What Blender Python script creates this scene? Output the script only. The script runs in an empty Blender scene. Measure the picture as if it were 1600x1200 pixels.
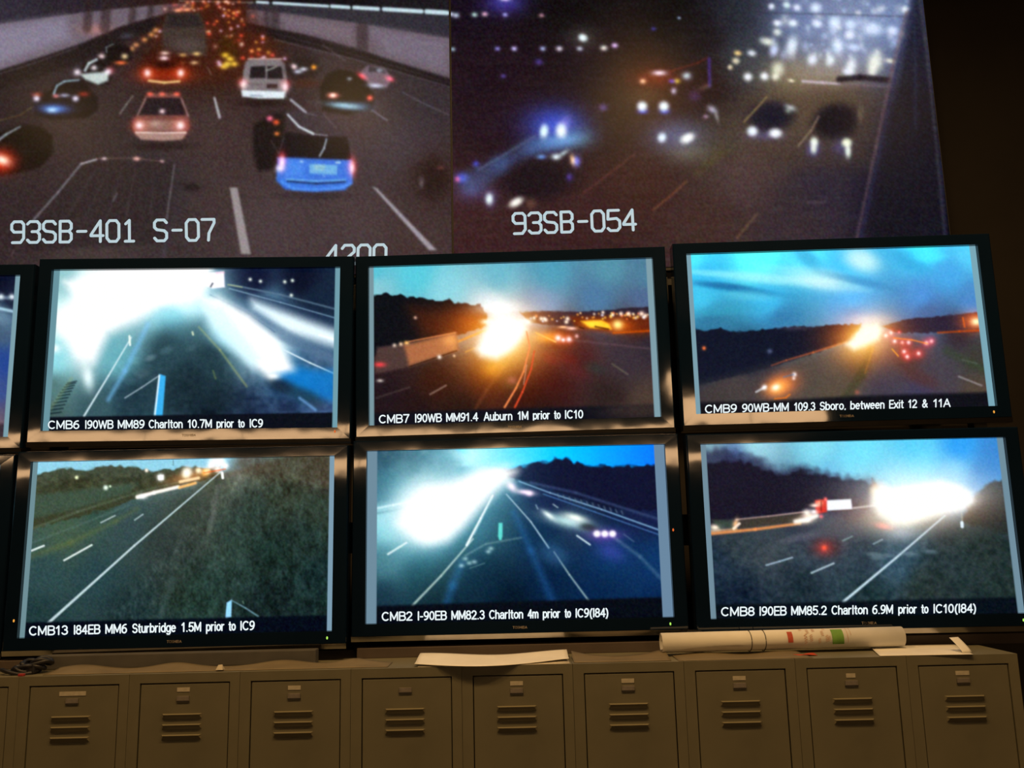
import bpy, math, random
import numpy as np
from mathutils import Matrix, Vector, Euler

# ------------------------------------------------------------------ camera
scene = bpy.context.scene
cam_data = bpy.data.cameras.new("camera")
cam_data.sensor_fit = 'HORIZONTAL'
cam_data.sensor_width = 36.0
cam_data.lens = 36.0 * 1381.49 / 1600.0
cam_data.clip_start = 0.05
cam = bpy.data.objects.new("camera", cam_data)
scene.collection.objects.link(cam)
_x = Vector((0.99968472, 0.00858209, -0.02359692))
_f = Vector((-0.00429317, 0.98435821, 0.17612634))
_u = Vector((0.02473935, -0.17596951, 0.98408470))
cam.matrix_world = Matrix(((_x.x, _u.x, -_f.x, 0.0), (_x.y, _u.y, -_f.y, 0.0),
                           (_x.z, _u.z, -_f.z, 1.58), (0, 0, 0, 1)))
scene.camera = cam

# ------------------------------------------------------------------ world and exposure
world = bpy.data.worlds.new("world")
world.use_nodes = True
world.node_tree.nodes["Background"].inputs[0].default_value = (0.5, 0.45, 0.42, 1)
world.node_tree.nodes["Background"].inputs[1].default_value = 0.002
scene.world = world
scene.view_settings.view_transform = 'Standard'
scene.view_settings.look = 'None'
scene.view_settings.gamma = 1.0
scene.view_settings.exposure = 0.0
scene.view_settings.use_curve_mapping = False

WARM = (1.0, 0.60, 0.235)
CEIL = 4.15
DOWNLIGHTS = [(-2.6, 1.45), (-0.9, 1.45), (0.75, 1.45), (2.3, 1.15)]
DOWN_POWER = [25.0, 38.0, 42.0, 18.0]
GLOW_RADIANCE = 9.0

# ------------------------------------------------------------------ helpers
COL = scene.collection
rnd = random.Random(5)


def link(o, parent=None):
    COL.objects.link(o)
    if parent is not None:
        o.parent = parent
    return o


def tag(o, label=None, cat=None, group=None, kind=None):
    if label: o["label"] = label
    if cat: o["category"] = cat
    if group: o["group"] = group
    if kind: o["kind"] = kind
    return o


def empty(name, loc=(0, 0, 0), rot=(0, 0, 0)):
    o = bpy.data.objects.new(name, None)
    o.empty_display_size = 0.05
    o.location = loc
    o.rotation_euler = rot
    return link(o)


class MB:
    """collects faces, builds one mesh object"""

    def __init__(self):
        self.v, self.f, self.m = [], [], []

    def add(self, vs, fs, mat=0):
        n = len(self.v)
        self.v += [tuple(p) for p in vs]
        self.f += [tuple(i + n for i in f) for f in fs]
        self.m += [mat] * len(fs)
        return self

    def box(self, x0, x1, y0, y1, z0, z1, b=0.0, mat=0):
        if b <= 0:
            vs = [(x, y, z) for z in (z0, z1) for y in (y0, y1) for x in (x0, x1)]
            fs = [(0, 2, 3, 1), (4, 5, 7, 6), (0, 1, 5, 4), (2, 6, 7, 3), (0, 4, 6, 2), (1, 3, 7, 5)]
            return self.add(vs, fs, mat)
        import bmesh
        bm = bmesh.new()
        bmesh.ops.create_cube(bm, size=1.0)
        for v in bm.verts:
            v.co = Vector(((x0 + x1) / 2 + v.co.x * (x1 - x0), (y0 + y1) / 2 + v.co.y * (y1 - y0),
                           (z0 + z1) / 2 + v.co.z * (z1 - z0)))
        bmesh.ops.bevel(bm, geom=bm.edges[:], offset=b, segments=2, profile=0.6, affect='EDGES')
        bm.verts.index_update()
        self.add([v.co[:] for v in bm.verts], [[v.index for v in f.verts] for f in bm.faces], mat)
        bm.free()
        return self

    def tube(self, pts, r, n=8, mat=0, caps=True):
        pts = [Vector(p) for p in pts]
        base = len(self.v)
        for i, p in enumerate(pts):
            d = (pts[min(i + 1, len(pts) - 1)] - pts[max(i - 1, 0)]).normalized()
            a = d.cross(Vector((0, 0, 1)))
            if a.length < 1e-3: a = d.cross(Vector((0, 1, 0)))
            a.normalize(); c = a.cross(d)
            for k in range(n):
                t = 2 * math.pi * k / n
                self.v.append(tuple(p + a * (r * math.cos(t)) + c * (r * math.sin(t))))
        for i in range(len(pts) - 1):
            for k in range(n):
                k2 = (k + 1) % n
                self.f.append((base + i * n + k, base + i * n + k2, base + (i + 1) * n + k2, base + (i + 1) * n + k))
                self.m.append(mat)
        if caps:
            self.f.append(tuple(base + k for k in range(n))); self.m.append(mat)
            self.f.append(tuple(base + (len(pts) - 1) * n + k for k in reversed(range(n)))); self.m.append(mat)
        return self

    def build(self, name, mat, parent=None, smooth=False):
        me = bpy.data.meshes.new(name)
        me.from_pydata(self.v, [], self.f)
        mats = mat if isinstance(mat, (list, tuple)) else [mat]
        for m in mats: me.materials.append(m)
        if len(mats) > 1:
            me.polygons.foreach_set("material_index", self.m)
        if smooth:
            me.polygons.foreach_set("use_smooth", [True] * len(me.polygons))
        me.update()
        import bmesh
        bm = bmesh.new(); bm.from_mesh(me)
        bmesh.ops.recalc_face_normals(bm, faces=bm.faces)
        bm.to_mesh(me); bm.free()
        return link(bpy.data.objects.new(name, me), parent)


def new_mat(name, color, rough=0.5, metal=0.0, spec=0.5, ior=None, emit=None, emit_s=0.0):
    m = bpy.data.materials.new(name)
    m.use_nodes = True
    b = m.node_tree.nodes["Principled BSDF"]
    b.inputs["Base Color"].default_value = (*color, 1)
    b.inputs["Roughness"].default_value = rough
    b.inputs["Metallic"].default_value = metal
    b.inputs["Specular IOR Level"].default_value = spec
    if ior: b.inputs["IOR"].default_value = ior
    if emit:
        b.inputs["Emission Color"].default_value = (*emit, 1)
        b.inputs["Emission Strength"].default_value = emit_s
    return m


def noise_color(m, c1, c2, scale=8.0, detail=4.0, bump=0.0, bscale=None, bdist=0.002):
    nt = m.node_tree
    b = nt.nodes["Principled BSDF"]
    tc = nt.nodes.new("ShaderNodeTexCoord")
    n = nt.nodes.new("ShaderNodeTexNoise")
    n.inputs["Scale"].default_value = scale
    n.inputs["Detail"].default_value = detail
    nt.links.new(tc.outputs["Object"], n.inputs["Vector"])
    r = nt.nodes.new("ShaderNodeValToRGB")
    r.color_ramp.elements[0].color = (*c1, 1); r.color_ramp.elements[0].position = 0.3
    r.color_ramp.elements[1].color = (*c2, 1); r.color_ramp.elements[1].position = 0.7
    nt.links.new(n.outputs["Fac"], r.inputs["Fac"])
    nt.links.new(r.outputs["Color"], b.inputs["Base Color"])
    if bump > 0:
        n2 = nt.nodes.new("ShaderNodeTexNoise")
        n2.inputs["Scale"].default_value = bscale or scale
        n2.inputs["Detail"].default_value = 2.0
        nt.links.new(tc.outputs["Object"], n2.inputs["Vector"])
        bp = nt.nodes.new("ShaderNodeBump")
        bp.inputs["Strength"].default_value = bump
        bp.inputs["Distance"].default_value = bdist
        nt.links.new(n2.outputs["Fac"], bp.inputs["Height"])
        nt.links.new(bp.outputs["Normal"], b.inputs["Normal"])
    return m


def lin(c):
    c = np.asarray(c, dtype=np.float64) / 255.0
    return tuple(np.where(c <= 0.04045, c / 12.92, ((c + 0.055) / 1.055) ** 2.4))


M = {}
M['wall_dark'] = noise_color(new_mat("dark_wall_paint", (0.03, 0.025, 0.022), 0.85), (0.013, 0.0095, 0.008), (0.020, 0.015, 0.012), 3.0, 5.0, 0.2, 60.0)
M['wall_warm'] = noise_color(new_mat("warm_wall_paint", (0.3, 0.25, 0.2), 0.8), (0.035, 0.03, 0.025), (0.045, 0.038, 0.03), 2.0, 4.0)
M['ceiling'] = noise_color(new_mat("ceiling_tile", (0.1, 0.09, 0.08), 0.9), (0.030, 0.028, 0.026), (0.040, 0.036, 0.033), 6.0)
M['carpet'] = noise_color(new_mat("carpet", (0.06, 0.055, 0.05), 0.95), (0.04, 0.036, 0.033), (0.075, 0.066, 0.06), 120.0, 3.0, 0.3, 300.0)
M['bezel'] = noise_color(new_mat("gloss_black_plastic", (0.006, 0.008, 0.011), 0.045, ior=1.75), (0.003, 0.0095, 0.024), (0.004, 0.012, 0.029), 3.0, 2.0, 1.0, 5.5, 0.0007)  # blue cast of the screens' bloom is put into the base colour
M['trim'] = noise_color(new_mat("polished_grey_trim", (0.3, 0.28, 0.27), 0.16, metal=1.0), (0.46, 0.44, 0.42), (0.54, 0.52, 0.50), 20.0)
M['housing'] = noise_color(new_mat("black_plastic", (0.012, 0.012, 0.013), 0.6), (0.009, 0.009, 0.010), (0.015, 0.015, 0.016), 40.0)
M['rack'] = noise_color(new_mat("black_powder_coat", (0.01, 0.01, 0.011), 0.55), (0.007, 0.007, 0.008), (0.012, 0.012, 0.013), 50.0)
M['locker'] = noise_color(new_mat("taupe_locker_enamel", (0.19, 0.175, 0.125), 0.42, spec=0.35), (0.150, 0.140, 0.095), (0.180, 0.167, 0.115), 9.0, 6.0, 0.06, 420.0, 0.0006)
M['locker_in'] = noise_color(new_mat("locker_inside", (0.02, 0.018, 0.014), 0.8), (0.012, 0.011, 0.009), (0.018, 0.016, 0.013), 12.0)
M['louver'] = noise_color(new_mat("taupe_louver_enamel", (0.2, 0.18, 0.12), 0.35), (0.165, 0.148, 0.095), (0.195, 0.175, 0.115), 9.0)
M['plate'] = noise_color(new_mat("number_plate_metal", (0.3, 0.27, 0.25), 0.35, metal=0.4), (0.27, 0.24, 0.22), (0.36, 0.32, 0.29), 60.0)
M['lip'] = noise_color(new_mat("plate_dark_lip", (0.05, 0.045, 0.04), 0.6), (0.03, 0.027, 0.023), (0.04, 0.035, 0.03), 60.0)  # dark lip fixed below the number plate
M['sticker'] = noise_color(new_mat("cream_label_paper", (0.62, 0.56, 0.45), 0.7), (0.46, 0.42, 0.33), (0.56, 0.51, 0.41), 70.0)
M['paper'] = noise_color(new_mat("white_paper", (0.8, 0.78, 0.72), 0.75, spec=0.2), (0.76, 0.74, 0.69), (0.84, 0.82, 0.77), 14.0, 5.0, 0.15, 30.0)
M['band'] = noise_color(new_mat("black_rubber_band", (0.02, 0.018, 0.016), 0.7), (0.015, 0.013, 0.011), (0.025, 0.022, 0.02), 90.0)
M['red_ink'] = noise_color(new_mat("red_ink", (0.45, 0.06, 0.03), 0.7), (0.42, 0.05, 0.025), (0.55, 0.10, 0.05), 60.0)
M['faint_ink'] = noise_color(new_mat("faint_red_ink", (0.6, 0.36, 0.24), 0.7), (0.56, 0.30, 0.20), (0.70, 0.50, 0.36), 90.0)
M['green_ink'] = noise_color(new_mat("green_ink", (0.14, 0.33, 0.05), 0.7), (0.13, 0.30, 0.045), (0.18, 0.38, 0.07), 50.0)
M['red_cloth'] = noise_color(new_mat("red_paper", (0.5, 0.05, 0.015), 0.8), (0.42, 0.035, 0.012), (0.6, 0.08, 0.02), 40.0)
M['cable'] = noise_color(new_mat("black_cable_rubber", (0.01, 0.01, 0.014), 0.5), (0.007, 0.007, 0.011), (0.014, 0.014, 0.02), 60.0)
M['red_plug'] = noise_color(new_mat("red_plug_plastic", (0.3, 0.02, 0.02), 0.5), (0.25, 0.015, 0.015), (0.35, 0.03, 0.03), 60.0)
M['bar'] = noise_color(new_mat("grey_painted_bar", (0.10, 0.095, 0.09), 0.5), (0.075, 0.073, 0.070), (0.10, 0.096, 0.09), 14.0)
M['plinth'] = noise_color(new_mat("brown_board", (0.075, 0.055, 0.045), 0.6), (0.062, 0.046, 0.038), (0.09, 0.068, 0.055), 7.0, 6.0)
M['kraft'] = noise_color(new_mat('brown_kraft_paper', (0.2, 0.15, 0.09), 0.7), (0.15, 0.118, 0.068), (0.195, 0.155, 0.09), 14.0, 5.0)
M['logo'] = new_mat("logo_print", (0.42, 0.36, 0.30), 0.5)
M['caption'] = new_mat("caption_light", (0.02, 0.02, 0.02), 0.5, emit=lin((232, 244, 248)), emit_s=1.0)
M['osd'] = new_mat("overlay_text_light", (0.02, 0.02, 0.02), 0.5, emit=lin((180, 203, 212)), emit_s=1.0)
M['green_led'] = new_mat("green_led", (0.02, 0.03, 0.01), 0.4, emit=(0.45, 0.9, 0.12), emit_s=1.0)
M['orange_led'] = new_mat("orange_led", (0.03, 0.02, 0.01), 0.4, emit=(1.0, 0.42, 0.06), emit_s=0.9)
M['red_led'] = new_mat("red_led", (0.03, 0.01, 0.01), 0.4, emit=(0.9, 0.16, 0.03), emit_s=0.8)
M['glow'] = new_mat("added_glow", (0.1, 0.08, 0.05), 0.3, emit=(1.0, 0.60, 0.30), emit_s=GLOW_RADIANCE)  # glowing surface of the added strips behind the camera
M['lamp'] = new_mat("downlight_diffuser", (0.5, 0.45, 0.35), 0.4, emit=WARM, emit_s=4.0)
M['frame_dark'] = noise_color(new_mat("dark_frame_paint", (0.03, 0.025, 0.02), 0.5), (0.02, 0.017, 0.014), (0.03, 0.026, 0.02), 20.0)
M['curtain'] = noise_color(new_mat("dark_valance_cloth", (0.03, 0.025, 0.025), 0.9), (0.02, 0.016, 0.016), (0.035, 0.03, 0.028), 30.0)

# the pictures on the screens are stored as a colour attribute on the glass
m = bpy.data.materials.new("screen_picture")
m.use_nodes = True
nt = m.node_tree
bs = nt.nodes["Principled BSDF"]
at = nt.nodes.new("ShaderNodeAttribute"); at.attribute_name = "picture"
bs.inputs["Base Color"].default_value = (0.002, 0.0025, 0.003, 1)
bs.inputs["Roughness"].default_value = 0.32
bs.inputs["Specular IOR Level"].default_value = 0.05
bs.inputs["Emission Strength"].default_value = 1.0
nt.links.new(at.outputs["Color"], bs.inputs["Emission Color"])
m.cycles.emission_sampling = 'NONE'
M['screen'] = m
for k in ('caption', 'osd', 'green_led', 'orange_led', 'red_led'):
    M[k].cycles.emission_sampling = 'NONE'

# ------------------------------------------------------------------ the room
RX0, RX1, RY0, RY1 = -6.6, 6.6, -5.05, 3.75


def structure(name, mb, mat, label=None):
    o = mb.build(name, mat)
    o["kind"] = "structure"
    if label: o["label"] = label
    return o


structure('floor', MB().box(RX0 - .1, RX1 + .1, RY0 - .1, RY1 + .1, -0.1, 0.0), M['carpet'], 'dark carpeted floor of the control room')
structure('ceiling', MB().box(RX0 - .1, RX1 + .1, RY0 - .1, RY1 + .1, CEIL, CEIL + .1), M['ceiling'], 'dim ceiling above the control room')
structure('wall_front', MB().box(RX0 - .1, RX1 + .1, RY1, RY1 + .1, 0, CEIL), M['wall_dark'], 'dark brown wall behind the video displays')
structure('wall_left', MB().box(RX0 - .1, RX0, RY0, RY1, 0, CEIL), M['wall_dark'], 'dark wall at the left end of the room')
structure('wall_right', MB().box(RX1, RX1 + .1, RY0, RY1, 0, CEIL), M['wall_dark'], 'dark wall at the right end of the room')
structure('wall_back', MB().box(RX0 - .1, RX1 + .1, RY0 - .1, RY0, 0, CEIL), M['wall_warm'], 'back wall opposite the displays')
structure('baseboard_front', MB().box(RX0, RX1, RY1 - .015, RY1, 0, 0.1, 0.004), M['frame_dark'], 'dark baseboard under the front wall')


def glow_strip(name, x0, x1, z0, z1, panes, label):  # unseen glowing strip, added for warm light and tan bezel reflections
    o = MB()
    t = 0.03
    o.box(x0 - t, x1 + t, RY0, RY0 + .05, z0 - t, z0); o.box(x0 - t, x1 + t, RY0, RY0 + .05, z1, z1 + t)
    o.box(x0 - t, x0, RY0, RY0 + .05, z0, z1); o.box(x1, x1 + t, RY0, RY0 + .05, z0, z1)
    w = structure(name, o, M['frame_dark'], label)
    step = (x1 - x0) / panes
    for k in range(panes):
        MB().box(x0 + k * step + .01, x0 + (k + 1) * step - .01, RY0 + .005, RY0 + .02, z0, z1).build('glow_pane', M['glow'], w)
    return w


GLOW_Z0, GLOW_Z1 = 2.58, 2.715
glow_strip('glow_1', -6.5, 2.9, GLOW_Z0, GLOW_Z1, 8, 'long high strip window added out of view for bezel reflections')
glow_strip('glow_2', 1.65, 3.35, 2.98, 3.30, 2, 'small high window added out of view for bezel reflections')  # second added strip, raised to reflect in the upper right television's chin

for (x, y), p in zip(DOWNLIGHTS, DOWN_POWER):
    e = empty('ceiling_downlight', (x, y, CEIL))
    tag(e, {-2.6: 'recessed warm downlight leftmost in the ceiling', -0.9: 'recessed warm downlight left of the room centre',
            0.75: 'recessed warm downlight right of the room centre', 2.3: 'recessed warm downlight rightmost in the ceiling'}[x],
        'ceiling light', 'ceiling downlights')
    ring, dif = MB(), MB()
    n = 24
    vs, fs = [], []
    for r, z in ((0.14, 0), (0.14, -0.012), (0.115, -0.012), (0.11, -0.004)):
        vs += [(r * math.cos(2 * math.pi * k / n), r * math.sin(2 * math.pi * k / n), z) for k in range(n)]
    for j in range(3):
        fs += [(j * n + k, j * n + (k + 1) % n, (j + 1) * n + (k + 1) % n, (j + 1) * n + k) for k in range(n)]
    ring.add(vs, fs).build('trim_ring', M['housing'], e)
    dif.add([(0.11 * math.cos(2 * math.pi * k / n), 0.11 * math.sin(2 * math.pi * k / n), -0.004) for k in range(n)],
            [tuple(range(n))]).build('diffuser', M['lamp'], e)
    ld = bpy.data.lights.new('downlight_lamp', 'AREA')
    ld.shape = 'DISK'; ld.size = 0.2; ld.energy = p; ld.color = WARM
    lo = bpy.data.objects.new('downlight_lamp', ld)
    lo.location = (0, 0, -0.03); lo.rotation_euler = (0.0, 0, 0)
    link(lo, e)

# ------------------------------------------------------------------ picture painter


def homography(q):
    src = [(0, 0), (1, 0), (1, 1), (0, 1)]
    A, b = [], []
    for (u, v), (x, y) in zip(src, q):
        A.append([u, v, 1, 0, 0, 0, -u * x, -v * x]); b.append(x)
        A.append([0, 0, 0, u, v, 1, -u * y, -v * y]); b.append(y)
    h = np.linalg.solve(np.array(A, float), np.array(b, float))
    return np.append(h, 1).reshape(3, 3)


def smooth01(t):
    t = np.clip(t, 0, 1)
    return t * t * (3 - 2 * t)


class Pic:
    """a picture painted on a grid; drawing units are the picture's own units given by its four corners"""

    def __init__(self, quad, nx, ny, vs=None, seed=1):
        self.H = homography(quad); self.Hi = np.linalg.inv(self.H)
        self.u = np.linspace(0, 1, nx)
        self.v = np.linspace(0, 1, ny) if vs is None else np.asarray(vs)
        U, V = np.meshgrid(self.u, self.v)
        self.U, self.V = U, V
        w = self.H[2, 0] * U + self.H[2, 1] * V + self.H[2, 2]
        self.X = (self.H[0, 0] * U + self.H[0, 1] * V + self.H[0, 2]) / w
        self.Y = (self.H[1, 0] * U + self.H[1, 1] * V + self.H[1, 2]) / w
        self.img = np.zeros(U.shape + (3,))
        self.rs = np.random.RandomState(seed)

    def uv(self, x, y):
        p = self.Hi @ np.array([x, y, 1.0])
        return p[0] / p[2], p[1] / p[2]

    def field(self, pts, s=14.0, p=1.6):
        num = np.zeros_like(self.img); den = np.zeros(self.X.shape)
        for x, y, c in pts:
            w = 1.0 / (((self.X - x) ** 2 + (self.Y - y) ** 2 + s * s) ** p)
            num += w[..., None] * (np.array(c) / 255.0); den += w
        self.img = num / den[..., None]
        return self

    def mix(self, a, c):
        a = a[..., None]
        self.img = self.img * (1 - a) + np.array(c) / 255.0 * a

    def _win(self, x0, x1, y0, y1):
        return np.where((self.X > x0) & (self.X < x1) & (self.Y > y0) & (self.Y < y1))

    def _mixw(self, idx, a, c):
        c = np.asarray(c, float) / 255.0
        self.img[idx] = self.img[idx] * (1 - a[:, None]) + c * a[:, None]

    def poly(self, pts, c, blur=1.2, a=1.0, rough=0.0, fs=6.0, add=False):
        P = np.array(pts, float)
        pad = blur * 2 + rough * 2 + 2
        idx = self._win(P[:, 0].min() - pad, P[:, 0].max() + pad, P[:, 1].min() - pad, P[:, 1].max() + pad)
        X, Y = self.X[idx], self.Y[idx]
        if rough > 0:
            Y = Y + rough * self.noise(fs)[idx]
            X = X + rough * self.noise(fs)[idx]
        ins = np.zeros(X.shape, bool); d = np.full(X.shape, 1e9)
        n = len(P)
        for i in range(n):
            (x1, y1), (x2, y2) = P[i], P[(i + 1) % n]
            cond = ((y1 > Y) != (y2 > Y))
            with np.errstate(divide='ignore', invalid='ignore'):
                xi = (x2 - x1) * (Y - y1) / (y2 - y1 if y2 != y1 else 1e-9) + x1
            ins ^= cond & (X < xi)
            L = (x2 - x1) ** 2 + (y2 - y1) ** 2 + 1e-9
            t = np.clip(((X - x1) * (x2 - x1) + (Y - y1) * (y2 - y1)) / L, 0, 1)
            d = np.minimum(d, np.hypot(X - x1 - t * (x2 - x1), Y - y1 - t * (y2 - y1)))
        sd = np.where(ins, d, -d)
        al = smooth01((sd + blur) / (2 * blur)) * a
        if add:
            self.img[idx] += al[:, None] * (np.array(c) / 255.0) * (1 - np.clip(self.img[idx], 0, 1))
        else:
            self._mixw(idx, al, c)
        return self

    def line(self, pts, w, c, a=1.0, w2=None, blur=0.9):
        w2 = w if w2 is None else w2
        n = len(pts) - 1
        for i in range(n):
            (x1, y1), (x2, y2) = pts[i], pts[i + 1]
            wa, wb = w + (w2 - w) * i / n, w + (w2 - w) * (i + 1) / n
            pad = max(w, w2) + blur * 2
            idx = self._win(min(x1, x2) - pad, max(x1, x2) + pad, min(y1, y2) - pad, max(y1, y2) + pad)
            X, Y = self.X[idx], self.Y[idx]
            L = (x2 - x1) ** 2 + (y2 - y1) ** 2 + 1e-9
            t = np.clip(((X - x1) * (x2 - x1) + (Y - y1) * (y2 - y1)) / L, 0, 1)
            d = np.hypot(X - x1 - t * (x2 - x1), Y - y1 - t * (y2 - y1))
            hw = (wa + (wb - wa) * t) / 2
            al = smooth01((hw - d + blur) / (2 * blur)) * a
            self._mixw(idx, al, c)
        return self

    def spot(self, x, y, rx, c, ry=None, rot=0.0, a=1.0, p=1.0):
        """soft light blob, laid over with screen blending"""
        ry = rx if ry is None else ry
        R = max(rx, ry) * 3.2
        idx = self._win(x - R, x + R, y - R, y + R)
        dx, dy = self.X[idx] - x, self.Y[idx] - y
        cs, sn = math.cos(math.radians(rot)), math.sin(math.radians(rot))
        q = ((dx * cs + dy * sn) / rx) ** 2 + ((-dx * sn + dy * cs) / ry) ** 2
        al = np.exp(-q ** p) * a
        cc = np.array(c) / 255.0
        self.img[idx] = 1 - (1 - np.clip(self.img[idx], 0, 1)) * (1 - al[:, None] * cc)
        return self

    def blob(self, x, y, rx, c, ry=None, rot=0.0, a=1.0, p=1.5):
        """soft opaque blob"""
        ry = rx if ry is None else ry
        R = max(rx, ry) * 2.6
        idx = self._win(x - R, x + R, y - R, y + R)
        dx, dy = self.X[idx] - x, self.Y[idx] - y
        cs, sn = math.cos(math.radians(rot)), math.sin(math.radians(rot))
        q = ((dx * cs + dy * sn) / rx) ** 2 + ((-dx * sn + dy * cs) / ry) ** 2
        self._mixw(idx, np.exp(-q ** p) * a, c)
        return self

    def noise(self, cell, ay=1.0):
        """smooth value noise in -1..1, cell = feature size in drawing units"""
        x = (self.X - self.X.min()) / cell; y = (self.Y - self.Y.min()) / (cell * ay)
        g = self.rs.uniform(-1, 1, (int(y.max()) + 3, int(x.max()) + 3))
        xi, yi = x.astype(int), y.astype(int)
        fx, fy = smooth01(x - xi), smooth01(y - yi)
        return (g[yi, xi] * (1 - fx) + g[yi, xi + 1] * fx) * (1 - fy) + (g[yi + 1, xi] * (1 - fx) + g[yi + 1, xi + 1] * fx) * fy

    def grain(self, amt=0.03, chroma=0.02, cell=2.2):
        n = self.noise(cell)
        for k in range(3):
            self.img[..., k] += amt * n + chroma * self.noise(cell * 1.4)
        return self

    def soften(self, n=1, k=.5):
        for _ in range(n):
            a = np.pad(self.img, ((1, 1), (1, 1), (0, 0)), mode='edge')
            m_ = (a[:-2, 1:-1] + a[2:, 1:-1] + a[1:-1, :-2] + a[1:-1, 2:]) / 4
            self.img = self.img * (1 - k) + m_ * k
        return self

    def punch(self, con=1.1, sat=1.2, pivot=.32):
        self.img = np.clip(self.img, 0, 1)
        g = self.img @ np.array([.3, .59, .11])
        self.img = np.clip(g[..., None] + (self.img - g[..., None]) * sat, 0, 1)
        self.img = pivot + (self.img - pivot) * con
        return self

    def bars(self, l, r, c1=(104, 138, 150), c2=(104, 138, 150)):
        self.mix(smooth01((l - self.U) / 0.003 + .5), c1)
        self.mix(smooth01((self.U - 1 + r) / 0.003 + .5), c2)
        return self

    def mesh(self, name, W, H, parent, y=0.0):
        ny, nx = self.U.shape
        co = np.empty((ny * nx, 3), np.float32)
        co[:, 0] = ((self.U - .5) * W).ravel(); co[:, 1] = y; co[:, 2] = ((.5 - self.V) * H).ravel()
        i = np.arange(ny * nx).reshape(ny, nx)
        q = np.stack([i[:-1, :-1], i[1:, :-1], i[1:, 1:], i[:-1, 1:]], -1).reshape(-1, 4)
        me = bpy.data.meshes.new(name)
        me.vertices.add(len(co)); me.vertices.foreach_set("co", co.ravel())
        me.loops.add(q.size); me.loops.foreach_set("vertex_index", q.ravel().astype(np.int32))
        me.polygons.add(len(q)); me.polygons.foreach_set("loop_start", (np.arange(len(q)) * 4).astype(np.int32))
        me.update(calc_edges=True)
        c = np.clip(self.img, 0, 1)
        L = np.where(c <= 0.04045, c / 12.92, ((c + 0.055) / 1.055) ** 2.4)
        rgba = np.ones((ny * nx, 4), np.float32); rgba[:, :3] = L.reshape(-1, 3)
        at = me.color_attributes.new("picture", 'FLOAT_COLOR', 'POINT')
        at.data.foreach_set("color", rgba.ravel())
        me.materials.append(M['screen'])
        return link(bpy.data.objects.new(name, me), parent)


# ------------------------------------------------------------------ lettering
def arc(cx, cy, rx, ry, a0, a1, n=10):
    return [(cx + rx * math.cos(math.radians(a0 + (a1 - a0) * k / n)), cy + ry * math.sin(math.radians(a0 + (a1 - a0) * k / n))) for k in range(n + 1)]


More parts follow.
